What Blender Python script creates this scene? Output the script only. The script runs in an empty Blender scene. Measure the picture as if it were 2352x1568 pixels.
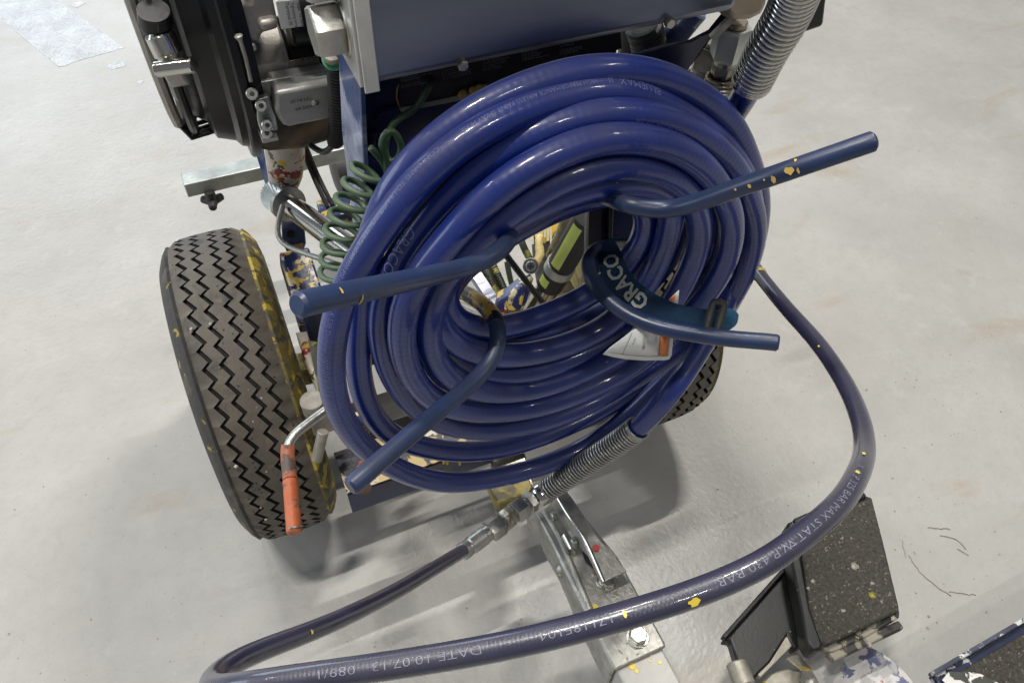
import bpy, bmesh, math, random
import numpy as np
from mathutils import Vector, Matrix
random.seed(4); rng=np.random.default_rng(4)
sc=bpy.context.scene; col=sc.collection
# ---------------------------------------------------------------- camera
FOC=1767.0
CL=np.array([.917,.29,-.274]); CL/=np.linalg.norm(CL)
CU=np.array([.026,.642,.766]); CU-=CU.dot(CL)*CL; CU/=np.linalg.norm(CU)
CF=np.cross(CU,CL)
CM=np.array([CL,CF,CU]); CC=np.array([0,0,1.05])
cd=bpy.data.cameras.new('camera'); cam=bpy.data.objects.new('camera',cd); col.objects.link(cam)
m4=np.eye(4); m4[:3,:3]=CM; m4[:3,3]=CC
cam.matrix_world=Matrix(m4.tolist()); cd.sensor_width=36; cd.lens=36*FOC/2352
cd.clip_start=.02; cd.clip_end=100
sc.camera=cam
# ---------------------------------------------------------------- world and lamps
w=bpy.data.worlds.new('World'); sc.world=w; w.use_nodes=True
wn=w.node_tree; bg=wn.nodes['Background']
tc=wn.nodes.new('ShaderNodeTexCoord'); sp=wn.nodes.new('ShaderNodeSeparateXYZ'); rp=wn.nodes.new('ShaderNodeValToRGB')
mr=wn.nodes.new('ShaderNodeMapRange'); mr.inputs[1].default_value=-1
wn.links.new(tc.outputs['Generated'],sp.inputs[0]); wn.links.new(sp.outputs[2],mr.inputs[0]); wn.links.new(mr.outputs[0],rp.inputs[0])
rp.color_ramp.elements[0].position=.0; rp.color_ramp.elements[0].color=(.3,.3,.3,1)
rp.color_ramp.elements[1].position=1; rp.color_ramp.elements[1].color=(.24,.25,.27,1)
e_=rp.color_ramp.elements.new(.55); e_.color=(.62,.65,.70,1)
wn.links.new(rp.outputs[0],bg.inputs[0]); bg.inputs[1].default_value=.34
def area(name,loc,target,sx,sy,power,color):
    l=bpy.data.lights.new(name,'AREA'); l.shape='RECTANGLE'; l.size=sx; l.size_y=sy; l.energy=power; l.color=color
    o=bpy.data.objects.new(name,l); col.objects.link(o); o.location=loc
    d=Vector(target)-Vector(loc); o.rotation_euler=d.to_track_quat('-Z','Y').to_euler(); return o
WARM=(1,.963,.90)
LUM=[((-.80,.55,4.2),42),((1.35,1.6,4.2),44),((.3,-1.9,4.2),15),((3.6,-1.2,4.2),14),((-2.8,2.4,4.2),10),((-.1,2.2,4.2),16)]
for (p,pw) in LUM:
    for k in range(7):
        area('ceiling_luminaire',(p[0]+(k-3)*.085,p[1],p[2]),(p[0]+(k-3)*.085,p[1],0),.045,.045,pw/7*2.35,WARM)
area('high_window',(-1.5,9.5,3.4),(-.3,2.2,0),5.0,2.6,260,(.78,.89,1))
area('hall_window',(-5.5,2.6,2.4),(0,.4,.4),4.0,2.6,150,(.78,.88,1))
sc.view_settings.view_transform='Standard'; sc.view_settings.look='None'; sc.view_settings.exposure=0; sc.view_settings.gamma=1
sc.cycles.max_bounces=6; sc.cycles.caustics_reflective=False; sc.cycles.caustics_refractive=False
try: sc.cycles.use_denoising=True
except Exception: pass
# ---------------------------------------------------------------- helpers
def PX(u,v,x=None,y=None,z=None,d=None):
    r=CM@np.array([(u-1176)/FOC,-(v-784)/FOC,-1.])
    if x is not None:t=(x-CC[0])/r[0]
    elif y is not None:t=(y-CC[1])/r[1]
    elif z is not None:t=(z-CC[2])/r[2]
    else:t=d/np.linalg.norm(r)
    return CC+t*r
def nrm(a): a=np.array(a,float); return a/max(1e-9,np.linalg.norm(a))
X_,Y_,Z_=np.eye(3)
def catmull(pts,step=.004,closed=False):
    P=np.array(pts,float); n=len(P); out=[]
    segs=n if closed else n-1
    for i in range(segs):
        if closed: a,b,c,d=P[(i-1)%n],P[i],P[(i+1)%n],P[(i+2)%n]
        else: a,b,c,d=P[max(i-1,0)],P[i],P[i+1],P[min(i+2,n-1)]
        if not closed and i==0: a=2*b-c
        if not closed and i==segs-1: d=2*c-b
        k=max(2,int(np.linalg.norm(c-b)/step))
        for t in np.arange(k)/k:
            out.append(.5*((2*b)+(-a+c)*t+(2*a-5*b+4*c-d)*t*t+(-a+3*b-3*c+d)*t**3))
    if not closed: out.append(P[-1])
    return np.array(out)
def smooth(P,n,closed):
    P=P.copy()
    for _ in range(n):
        if closed: P=(np.roll(P,1,0)+2*P+np.roll(P,-1,0))/4
        else: P[1:-1]=(P[:-2]+2*P[1:-1]+P[2:])/4
    return P
def frames(P,closed=False):
    T=np.gradient(P,axis=0) if not closed else np.roll(P,-1,0)-np.roll(P,1,0)
    T/=np.linalg.norm(T,axis=1)[:,None]+1e-12
    N=np.zeros_like(P); n=np.cross(T[0],[.3,.2,1.]); n=nrm(n)
    for i in range(len(P)):
        n=nrm(n-T[i]*np.dot(n,T[i])); N[i]=n
    if closed:
        m=nrm(n-T[0]*np.dot(n,T[0])); b=np.cross(T[0],N[0]); ang=math.atan2(np.dot(m,b),np.dot(m,N[0]))
        for i in range(len(P)):
            a=-ang*i/len(P); B=np.cross(T[i],N[i]); N[i]=N[i]*math.cos(a)+B*math.sin(a)
    return T,N,np.cross(T,N)
class G:                                   # a mesh being gathered
    def __init__(s): s.v=[];s.f=[];s.uv=[];s.n=0
    def add(s,v,f,uv=None):
        f=[tuple(i+s.n for i in q) for q in f]; s.v+= [tuple(map(float,p)) for p in v]; s.n+=len(v); s.f+=f
        s.uv+= uv if uv is not None else [(0,0)]*sum(len(q) for q in f)
        return s
    def tube(s,P,r,seg=12,closed=False,cap=True,flat=0):
        P=np.array(P,float); n=len(P); T,N,B=frames(P,closed)
        R=np.full(n,r) if np.isscalar(r) else np.array(r,float)
        if flat==0 and cap and not closed:    # softly rounded ends
            e=min(.0015,R[0]*.3)
            P=np.vstack([P[0]-T[0]*0,P[0]+T[0]*e,P[1:-1],P[-1]-T[-1]*e,P[-1]]); R=np.concatenate([[R[0]-e],[R[0]],R[1:-1],[R[-1]],[R[-1]-e]])
            T=np.vstack([T[0],T,T[-1]])[:len(P)];N=np.vstack([N[0],N,N[-1]])[:len(P)];B=np.vstack([B[0],B,B[-1]])[:len(P)]
            n=len(P)
        a=np.arange(seg)/seg*2*np.pi
        V=(P[:,None,:]+R[:,None,None]*(np.cos(a)[None,:,None]*N[:,None,:]+np.sin(a)[None,:,None]*B[:,None,:])).reshape(-1,3)
        L=np.concatenate([[0],np.cumsum(np.linalg.norm(np.diff(P,axis=0),axis=1))])
        f=[];uv=[]
        for i in range(n if closed else n-1):
            j=(i+1)%n; l0=L[i]; l1=L[i+1] if i+1<n else L[i]+.004
            for k in range(seg):
                k2=(k+1)%seg; f.append((i*seg+k,i*seg+k2,j*seg+k2,j*seg+k))
                uv+=[(l0,k/seg),(l0,(k+1)/seg),(l1,(k+1)/seg),(l1,k/seg)]
        if cap and not closed:
            f.append(tuple(range(seg-1,-1,-1))); uv+=[(0,0)]*seg
            f.append(tuple((n-1)*seg+k for k in range(seg))); uv+=[(0,0)]*seg
        return s.add(V,f,uv)
    def lathe(s,p,ax,prof,seg=24,rot=0,cap=True):  # prof: (t along axis, radius)
        ax=nrm(ax); n=nrm(np.cross(ax,[.31,.17,.93]) if abs(ax[2])<.9 else np.cross(ax,[1,0,0])); b=np.cross(ax,n)
        V=[];f=[]
        for t,r in prof:
            for k in range(seg):
                a=2*math.pi*k/seg+rot; V.append(np.array(p)+ax*t+r*(math.cos(a)*n+math.sin(a)*b))
        for i in range(len(prof)-1):
            for k in range(seg):
                k2=(k+1)%seg; f.append((i*seg+k,i*seg+k2,(i+1)*seg+k2,(i+1)*seg+k))
        if cap:
            f.append(tuple(range(seg-1,-1,-1))); f.append(tuple((len(prof)-1)*seg+k for k in range(seg)))
        return s.add(V,f)
    def hexnut(s,p,ax,h,af,rot=0):
        r=af/2/math.cos(math.pi/6); c=h*.12
        return s.lathe(p,ax,[(0,r*.9),(c,r),(h-c,r),(h,r*.9)],6,rot)
    def cyl(s,p0,p1,r,seg=24,ch=.0008):
        p0=np.array(p0);p1=np.array(p1);h=np.linalg.norm(p1-p0)
        return s.lathe(p0,p1-p0,[(0,r-ch),(ch,r),(h-ch,r),(h,r-ch)],seg)
    def box(s,c,sz,ax=None):
        ax=np.eye(3) if ax is None else np.array(ax); c=np.array(c); V=[]
        for i in (-1,1):
            for j in (-1,1):
                for k in (-1,1): V.append(c+ax[0]*i*sz[0]/2+ax[1]*j*sz[1]/2+ax[2]*k*sz[2]/2)
        return s.add(V,[(0,1,3,2),(4,6,7,5),(0,4,5,1),(2,3,7,6),(0,2,6,4),(1,5,7,3)])
    def beam(s,p0,p1,w_,h_,up=Z_):
        p0=np.array(p0);p1=np.array(p1);a=nrm(p1-p0);b=nrm(np.cross(up,a));c=np.cross(a,b)
        return s.box((p0+p1)/2,(np.linalg.norm(p1-p0),w_,h_),(a,b,c))
    def plate(s,P,th):                       # polygon P (3D) extruded by vector th
        P=[np.array(p) for p in P]; n=len(P); th=np.array(th)
        nn=sum((np.cross(P[i]-P[0],P[(i+1)%n]-P[0]) for i in range(1,n-1)),np.zeros(3))
        if np.dot(nn,th)>0: P=P[::-1]
        V=P+[p+th for p in P]
        f=[tuple(range(n)),tuple(range(2*n-1,n-1,-1))]+[(i,n+i,n+(i+1)%n,(i+1)%n) for i in range(n)]
        return s.add(V,f)
    def helix(s,P,R,turns,wr,seg=6,per=16,end=0):
        P=np.array(P,float);T,N,B=frames(P)
        L=np.concatenate([[0],np.cumsum(np.linalg.norm(np.diff(P,axis=0),axis=1))]);L/=L[-1]
        m=int(turns*per)+1; t=np.linspace(0,1,m)
        tt=t if not end else np.interp(t,[0,end,1-end,1],[0,end*.45,1-end*.45,1])
        c=np.array([np.interp(tt,L,P[:,k]) for k in range(3)]).T
        n=np.array([np.interp(tt,L,N[:,k]) for k in range(3)]).T; b=np.array([np.interp(tt,L,B[:,k]) for k in range(3)]).T
        a=t*turns*2*np.pi; RR=R if np.isscalar(R) else np.interp(tt,np.linspace(0,1,len(R)),R)[:,None]
        H=c+RR*(np.cos(a)[:,None]*n+np.sin(a)[:,None]*b)
        return s.tube(H,wr,seg,cap=True,flat=1)
KIDS={}
def link(name,g,mt,parent=None,bevel=0,sm=35,kind=None,base=None):
    me=bpy.data.meshes.new(name); V=np.array(g.v)
    root=parent
    while root is not None and root.parent is not None: root=root.parent
    if parent is None:
        o0=np.array(base) if base is not None else np.array([(V[:,0].min()+V[:,0].max())/2,(V[:,1].min()+V[:,1].max())/2,V[:,2].min()])
    else: o0=np.array(ORG[root.name])
    me.from_pydata((V-o0).tolist(),[],g.f)
    uvl=me.uv_layers.new(name='uv'); uvl.data.foreach_set('uv',np.array(g.uv,float).ravel())
    me.materials.append(mt)
    me.polygons.foreach_set('use_smooth',[True]*len(me.polygons))
    me.update()
    o=bpy.data.objects.new(name,me); col.objects.link(o)
    if sm: me.set_sharp_from_angle(angle=math.radians(sm))
    if parent is None: o.location=o0.tolist(); ORG[o.name]=o0
    else: o.parent=parent
    if bevel:
        b=o.modifiers.new('bevel','BEVEL'); b.width=bevel; b.segments=2; b.limit_method='ANGLE'; b.angle_limit=math.radians(40); b.harden_normals=False
    if kind: o['kind']=kind
    return o
ORG={}
def thing(name,label,cat,base,group=None):
    o=bpy.data.objects.new(name,None); col.objects.link(o); o.location=base; o.empty_display_size=.05
    ORG[o.name]=np.array(base,float); o['label']=label; o['category']=cat
    if group:o['group']=group
    return o
def tag(o,label,cat,group=None):
    o['label']=label;o['category']=cat
    if group:o['group']=group
    return o
# ---------------------------------------------------------------- materials
def mat(name,c,rough=.5,metal=0,var=.12,vs=40,bump=0,bs=200,splats=(),coat=0,rv=.15,spec=.5,dust=None,stretch=None,uvbump=0):
    m=bpy.data.materials.new(name); m.use_nodes=True; nt=m.node_tree; N=nt.nodes; Lk=nt.links
    b=N['Principled BSDF']; b.inputs['Roughness'].default_value=rough; b.inputs['Metallic'].default_value=metal
    b.inputs['Specular IOR Level'].default_value=spec; b.inputs['Coat Weight'].default_value=coat; b.inputs['Coat Roughness'].default_value=.08
    t=N.new('ShaderNodeTexCoord'); vec=t.outputs['Object']
    if stretch:
        mp=N.new('ShaderNodeMapping'); mp.inputs['Scale'].default_value=stretch; Lk.new(vec,mp.inputs[0]); vs_vec=mp.outputs[0]
    else: vs_vec=vec
    def noise(scale,det=5,ro=.6,v=None,dist=0):
        n=N.new('ShaderNodeTexNoise'); n.inputs['Scale'].default_value=scale; n.inputs['Detail'].default_value=det; n.inputs['Roughness'].default_value=ro
        n.inputs['Distortion'].default_value=dist; Lk.new(v or vec,n.inputs['Vector']); return n.outputs['Fac']
    def ramp(f,a,bb,ca,cb):
        r=N.new('ShaderNodeValToRGB'); r.color_ramp.elements[0].position=a; r.color_ramp.elements[1].position=bb
        r.color_ramp.elements[0].color=ca; r.color_ramp.elements[1].color=cb; Lk.new(f,r.inputs[0]); return r.outputs[0]
    def mix(f,a,bb):
        x=N.new('ShaderNodeMix'); x.data_type='RGBA'
        if isinstance(f,(int,float)): x.inputs[0].default_value=f
        else: Lk.new(f,x.inputs[0])
        for s_,q in ((x.inputs[6],a),(x.inputs[7],bb)):
            if isinstance(q,tuple): s_.default_value=q if len(q)==4 else (*q,1)
            else: Lk.new(q,s_)
        return x.outputs[2]
    nz=noise(vs,6,.65,vs_vec)
    lo=tuple(max(0,k*(1-var)) for k in c); hi=tuple(min(1,k*(1+var)) for k in c)
    cur=ramp(nz,.3,.7,(*lo,1),(*hi,1))
    rgh=None
    if dust:
        dc,amt=dust
        ge=N.new('ShaderNodeNewGeometry'); sx=N.new('ShaderNodeSeparateXYZ'); Lk.new(ge.outputs['Normal'],sx.inputs[0])
        up=N.new('ShaderNodeMapRange'); up.inputs[1].default_value=.0; up.inputs[2].default_value=1.0; Lk.new(sx.outputs[2],up.inputs[0])
        n2=noise(11,4,.6); mu=N.new('ShaderNodeMath'); mu.operation='MULTIPLY'; Lk.new(up.outputs[0],mu.inputs[0])
        rr=N.new('ShaderNodeMapRange'); rr.inputs[1].default_value=.35; rr.inputs[2].default_value=.65; rr.inputs[3].default_value=amt*.25; rr.inputs[4].default_value=amt; Lk.new(n2,rr.inputs[0]); Lk.new(rr.outputs[0],mu.inputs[1])
        cur=mix(mu.outputs[0],cur,dc); dmask=mu.outputs[0]
        ra=N.new('ShaderNodeMath'); ra.operation='MULTIPLY_ADD'; ra.inputs[1].default_value=.55; ra.inputs[2].default_value=rough; Lk.new(dmask,ra.inputs[0]); rgh=ra.outputs[0]
    hb=None
    for k,(scol,ss,th,wd) in enumerate(splats):
        mp=N.new('ShaderNodeMapping'); mp.inputs['Location'].default_value=(3.7*k+1,1.3*k,2.1*k); Lk.new(vec,mp.inputs[0])
        f=noise(ss,5,.55,mp.outputs[0],.5)
        mk=ramp(f,th,th+wd,(0,0,0,1),(1,1,1,1)); cur=mix(mk,cur,scol)
        if hb is None: hb=mk
    Lk.new(cur,b.inputs['Base Color'])
    if rgh is not None: Lk.new(rgh,b.inputs['Roughness'])
    elif rv:
        r=N.new('ShaderNodeMapRange'); r.inputs[3].default_value=max(.03,rough-rv/2); r.inputs[4].default_value=min(1,rough+rv/2); Lk.new(noise(vs*.7+7,4),r.inputs[0]); Lk.new(r.outputs[0],b.inputs['Roughness'])
    bp=None
    if bump:
        bp=N.new('ShaderNodeBump'); bp.inputs['Strength'].default_value=bump; bp.inputs['Distance'].default_value=.002; Lk.new(noise(bs,3,.6,vs_vec),bp.inputs['Height'])
    if hb is not None:
        b2=N.new('ShaderNodeBump'); b2.inputs['Strength'].default_value=.5; b2.inputs['Distance'].default_value=.001; Lk.new(hb,b2.inputs['Height'])
        if bp: Lk.new(bp.outputs[0],b2.inputs['Normal'])
        bp=b2
    if uvbump:
        wv=N.new('ShaderNodeTexWave'); wv.inputs['Scale'].default_value=uvbump[0]; wv.inputs['Distortion'].default_value=.3
        Lk.new(t.outputs['UV'],wv.inputs['Vector']); b3=N.new('ShaderNodeBump'); b3.inputs['Strength'].default_value=uvbump[1]; b3.inputs['Distance'].default_value=.0006
        Lk.new(wv.outputs['Fac'],b3.inputs['Height'])
        if bp: Lk.new(bp.outputs[0],b3.inputs['Normal'])
        bp=b3
    if bp: Lk.new(bp.outputs[0],b.inputs['Normal'])
    return m
YEL=(.62,.42,.06);CREAM=(.66,.56,.36);RED=(.25,.03,.025);NAVY=(.018,.028,.085);WHT=(.7,.7,.66)
M={}
M['hose']=mat('blue_hose',(.004,.021,.175),.28,0,.25,9,.06,420,dust=((.070,.065,.070),.58),spec=.42,uvbump=(60,.12),coat=.5)
M['whip']=mat('navy_whip_hose',(.021,.021,.050),.26,0,.25,20,.1,500,splats=((( .55,.42,.08),14,.735,.01),),spec=.6,uvbump=(150,.10),dust=((.085,.08,.095),.38),coat=.6)
M['print']=mat('pale_print',(.16,.17,.33),.5,0,.3,90)
M['print2']=mat('pale_print_whip',(.21,.21,.27),.55,0,.4,160)
M['rod']=mat('dark_blue_enamel',(.012,.028,.085),.28,0,.3,20,.06,150,splats=(((.55,.40,.10),26,.74,.01),),dust=((.07,.07,.07),.40))
M['rodpaint']=mat('dark_enamel_with_ochre_paint',(.012,.016,.035),.3,0,.3,20,.05,150,splats=(((.40,.26,.05),75,.485,.008),))
M['steel']=mat('zinc_steel',(.44,.435,.40),.36,.95,.22,60,.22,160,rv=.25)
M['chrome']=mat('polished_steel',(.52,.51,.47),.16,1,.08,30,.04,90,rv=.1)
M['stain']=mat('stained_steel',(.42,.40,.34),.38,1,.35,45,.25,140,splats=(((.20,.16,.11),30,.58,.1),))
M['dull']=mat('dull_cast_metal',(.36,.34,.31),.5,.75,.15,60,.15,300)
M['galv']=mat('galvanised_steel',(.46,.48,.45),.42,.8,.25,35,.1,120,splats=(((.30,.24,.12),18,.64,.08),))
M['coupler']=mat('worn_galvanised_coupler',(.36,.355,.325),.46,.7,.32,45,.5,95,splats=(((.24,.19,.14),75,.58,.12),((.60,.40,.05),38,.735,.01),))
M['greyp']=mat('grey_painted_tube',(.40,.39,.365),.45,.1,.1,30,.1,200,splats=((YEL,70,.71,.01),((.8,.8,.77),110,.72,.01)))
M['cover']=mat('slate_steel_cover',(.135,.155,.21),.33,.85,.14,14,.06,300,rv=.14,stretch=(.25,1,2),splats=(((.24,.235,.20),5,.55,.16),))
M['coverLit']=mat('lit_steel_edge',(.55,.55,.53),.36,.7,.15,30,.05,300)  # paler copy of the cover steel, bend highlight put into the colour
M['block']=mat('brown_stained_casting',(.30,.25,.19),.38,.75,.3,25,.15,150)
M['navy']=mat('navy_enamel',(.009,.014,.050),.24,0,.3,18,.06,120)
M['blue']=mat('blue_enamel_painted_gloss',(.05,.085,.22),.28,0,.3,12,.08,80,splats=(((.42,.45,.60),9,.50,.12),),coat=.3,stretch=(1,1,.35))  # pale patches paint the gloss reflection into the blue
M['blk']=mat('black_enamel',(.007,.0075,.009),.36,0,.3,30,.1,200,rv=.2,spec=.32)
M['blkr']=mat('black_rubber',(.022,.022,.022),.55,0,.3,30,.15,200)
M['panblk']=mat('dusty_black_metal',(.016,.015,.013),.45,.2,.3,25,.1,200,splats=(((.15,.11,.06),12,.52,.14),))
M['rubber']=mat('dusty_tyre_rubber',(.108,.093,.073),.62,0,.22,28,.35,260,splats=(((.05,.045,.04),16,.58,.1),((.17,.14,.10),22,.62,.08),((.21,.19,.17),160,.68,.03)))
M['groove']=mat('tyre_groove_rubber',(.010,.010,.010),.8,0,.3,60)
M['side']=mat('tyre_sidewall_rubber',(.036,.034,.031),.6,0,.3,35,.5,90,splats=(((.09,.075,.055),30,.56,.08),((.34,.25,.035),60,.64,.03)))
M['sideY']=mat('paint_caked_sidewall',(.075,.066,.045),.6,0,.4,35,1,70,splats=(((.17,.13,.03),60,.44,.08),((.50,.37,.05),52,.555,.03)))
M['rim']=mat('yellow_splashed_rim',(.30,.24,.06),.5,.1,.4,25,.4,80,splats=(((.10,.09,.05),22,.5,.06),))
M['splatB']=mat('navy_paint_with_splashes',(.02,.03,.10),.3,0,.3,30,.2,90,splats=((YEL,50,.54,.015),(CREAM,62,.58,.015),(RED,50,.64,.01)))
M['splatR']=mat('cream_red_yellow_spill',(.56,.50,.42),.4,0,.15,40,.5,90,splats=((RED,48,.565,.01),(YEL,60,.58,.01),((.07,.08,.07),70,.63,.01)))
M['splatY']=mat('navy_yellow_drips',(.02,.03,.09),.35,0,.3,30,.4,70,splats=((YEL,18,.47,.015),((.6,.55,.35),30,.6,.01)),stretch=None)
M['plateN']=mat('navy_plate_worn',(.020,.026,.080),.34,0,.35,20,.15,120,splats=(((.06,.06,.06),14,.55,.08),((.58,.42,.10),42,.70,.01)))
M['plateTop']=mat('caked_plate_top',(.05,.05,.06),.45,0,.4,40,.8,80,splats=(((.48,.36,.16),34,.53,.03),((.35,.10,.06),40,.57,.02),((.55,.50,.40),50,.60,.02)))
M['green']=mat('green_cable',(.050,.105,.052),.32,0,.3,50,.08,200,dust=((.20,.24,.17),.5))
M['orange']=mat('orange_sleeve',(.50,.125,.045),.48,0,.25,30,.35,150,splats=(((.13,.10,.08),85,.60,.03),))
M['orangeW']=mat('scuffed_orange_sleeve',(.42,.14,.07),.5,0,.25,40,.3,150,splats=(((.11,.08,.07),60,.5,.05),((.6,.45,.2),70,.68,.01)))
M['white']=mat('white_label',(.72,.73,.72),.4,0,.04,20)
M['ink']=mat('black_ink',(.03,.03,.03),.5,0,.1,20)
M['orl']=mat('orange_print',(.72,.20,.035),.4,0,.05,20)
M['yl']=mat('yellow_reflective_tape',(.62,.70,.16),.35,0,.08,40)
M['strap']=mat('blue_woven_strap',(.010,.030,.068),.85,0,.15,60,.6,900,spec=.2)
M['fuzz']=mat('pale_blue_fuzzy_loop',(.022,.075,.14),.95,0,.2,90,1,600,spec=.1)
M['ink2']=mat('silver_strap_print',(.33,.345,.32),.5,0,.15,150)
M['grip']=mat('gritty_antislip',(.044,.039,.031),.75,0,.7,260,1,420,splats=(((.50,.47,.40),22,.74,.01),((.30,.27,.05),20,.73,.02),((.22,.20,.16),240,.62,.05)))
M['gripblk']=mat('splattered_black_plastic',(.007,.008,.007),.42,0,.3,40,.1,200,splats=(((.5,.5,.48),120,.705,.005),))
M['wsplat']=mat('white_splashed_disc',(.60,.58,.57),.4,.1,.2,30,.4,60,splats=(((.12,.14,.24),46,.54,.03),((.40,.40,.40),30,.52,.05),((.45,.15,.12),60,.66,.01)),stretch=None)
M['brown']=mat('tan_ribbed_hose',(.42,.36,.20),.5,.2,.3,80,.3,150)
M['olive']=mat('olive_splashed_hose',(.045,.05,.030),.5,0,.4,60,.3,150,splats=(((.28,.26,.06),40,.56,.05),))
M['beige']=mat('dusty_pale_metal',(.33,.31,.26),.5,.4,.3,60,.3,120,splats=(((.45,.35,.08),50,.66,.01),))
M['blotw']=mat('pale_blot',(.30,.28,.24),.6,0,.3,150,.5,200,splats=(((.08,.07,.06),140,.6,.03),))
M['bloty']=mat('olive_blot',(.25,.22,.04),.6,0,.4,150,.5,200)
M['stone']=mat('pale_stone',(.50,.46,.42),.8,0,.3,200)
M['dirt']=mat('brown_grit',(.27,.22,.16),.8,0,.4,200)
# floor
def floor_mat():
    m=bpy.data.materials.new('sealed_concrete'); m.use_nodes=True; nt=m.node_tree;N=nt.nodes;Lk=nt.links;b=N['Principled BSDF']
    t=N.new('ShaderNodeTexCoord');v=t.outputs['Object']
    def noise(s,d=5,r=.6,dist=0,loc=None,scl=None):
        src=v
        if loc or scl:
            mp=N.new('ShaderNodeMapping');mp.inputs['Location'].default_value=loc or (0,0,0);mp.inputs['Scale'].default_value=scl or (1,1,1);Lk.new(v,mp.inputs[0]);src=mp.outputs[0]
        n=N.new('ShaderNodeTexNoise');n.inputs['Scale'].default_value=s;n.inputs['Detail'].default_value=d;n.inputs['Roughness'].default_value=r;n.inputs['Distortion'].default_value=dist;Lk.new(src,n.inputs['Vector']);return n.outputs['Fac']
    def ramp(f,a,bb,ca,cb):
        r=N.new('ShaderNodeValToRGB');r.color_ramp.elements[0].position=a;r.color_ramp.elements[1].position=bb;r.color_ramp.elements[0].color=(*ca,1);r.color_ramp.elements[1].color=(*cb,1);Lk.new(f,r.inputs[0]);return r.outputs[0]
    def mix(f,a,c,mode='MIX'):
        x=N.new('ShaderNodeMix');x.data_type='RGBA';x.blend_type=mode;Lk.new(f,x.inputs[0]);Lk.new(a,x.inputs[6])
        if isinstance(c,tuple):x.inputs[7].default_value=(*c,1)
        else:Lk.new(c,x.inputs[7])
        return x.outputs[2]
    c=ramp(noise(3.2,6,.6),.32,.68,(.352,.345,.326),(.430,.422,.400))
    c=mix(ramp(noise(38,7,.8),.48,.72,(0,0,0),(.45,.45,.45)),c,(.31,.305,.29))
    c=mix(ramp(noise(1.3,4,.6,.4,(2,9,0)),.50,.70,(0,0,0),(.35,.35,.35)),c,(.33,.31,.275))
    c=mix(ramp(noise(2.2,5,.6,1.2,(4,2,0),(1,2.6,1)),.58,.72,(0,0,0),(.50,.50,.50)),c,(.34,.27,.19))
    c=mix(ramp(noise(6,5,.7,.5,(1,7,0)),.64,.72,(0,0,0),(.35,.35,.35)),c,(.27,.255,.225))
    c=mix(ramp(noise(14,6,.75,.3,(9,1,0)),.56,.70,(0,0,0),(.30,.30,.30)),c,(.50,.49,.47))
    c=mix(ramp(noise(240,2,.5,0,(3,3,0)),.735,.75,(0,0,0),(.8,.8,.8)),c,(.12,.09,.06))
    Lk.new(c,b.inputs['Base Color'])
    r=N.new('ShaderNodeMapRange');r.inputs[3].default_value=.28;r.inputs[4].default_value=.46;Lk.new(noise(7,4),r.inputs[0]);Lk.new(r.outputs[0],b.inputs['Roughness'])
    b.inputs['Specular IOR Level'].default_value=.38
    bp=N.new('ShaderNodeBump');bp.inputs['Strength'].default_value=.45;bp.inputs['Distance'].default_value=.0016;Lk.new(noise(110,3,.55,.4),bp.inputs['Height'])
    bp2=N.new('ShaderNodeBump');bp2.inputs['Strength'].default_value=.12;bp2.inputs['Distance'].default_value=.004;Lk.new(noise(28,3),bp2.inputs['Height']);Lk.new(bp.outputs[0],bp2.inputs['Normal']);Lk.new(bp2.outputs[0],b.inputs['Normal'])
    return m
nt=M['rubber'].node_tree; b_=nt.nodes['Principled BSDF']; src=b_.inputs['Base Color'].links[0].from_socket
vo=nt.nodes.new('ShaderNodeTexVoronoi'); vo.inputs['Scale'].default_value=95; nt.links.new(nt.nodes['Texture Coordinate'].outputs['Object'],vo.inputs['Vector'])
vr=nt.nodes.new('ShaderNodeValToRGB'); vr.color_ramp.elements[0].position=.10; vr.color_ramp.elements[1].position=.14; vr.color_ramp.elements[0].color=(.12,.12,.12,1); vr.color_ramp.elements[1].color=(1,1,1,1); nt.links.new(vo.outputs['Distance'],vr.inputs[0])
vm=nt.nodes.new('ShaderNodeMix'); vm.data_type='RGBA'; vm.blend_type='MULTIPLY'; vm.inputs[0].default_value=1; nt.links.new(src,vm.inputs[6]); nt.links.new(vr.outputs[0],vm.inputs[7]); nt.links.new(vm.outputs[2],b_.inputs['Base Color'])
g=G().add([(-14,-12,0),(16,-12,0),(16,24,0),(-14,24,0)],[(0,1,2,3)])
fl=link('floor',g,floor_mat(),base=(0,0,0),kind='structure'); fl['label']='pale grey sealed workshop floor'
M['gloss']=mat('glossy_floor_coating',(.38,.385,.39),.16,0,.25,14,1,150,rv=.2,spec=.6)
gm=G().add([PX(u,v,z=.0005) for u,v in [(-260,-60),(0,42),(60,92),(134,154),(150,152),(165,144),(286,110),(220,62),(125,-2),(60,-50),(0,-90)]],[tuple(range(11))])
gm.add([PX(u,v,z=.0005) for u,v in [(245,148),(268,142),(288,143),(288,152),(255,161)]],[tuple(range(5))]).add([PX(u,v,z=.0005) for u,v in [(312,190),(322,185),(331,187),(322,193)]],[tuple(range(4))]).add([PX(u,v,z=.0005) for u,v in [(155,12),(185,2),(200,6),(175,18)]],[tuple(range(4))])
o=link('floor_coating_patch',gm,M['gloss'],base=(0,0,0),kind='structure',sm=0)
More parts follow.
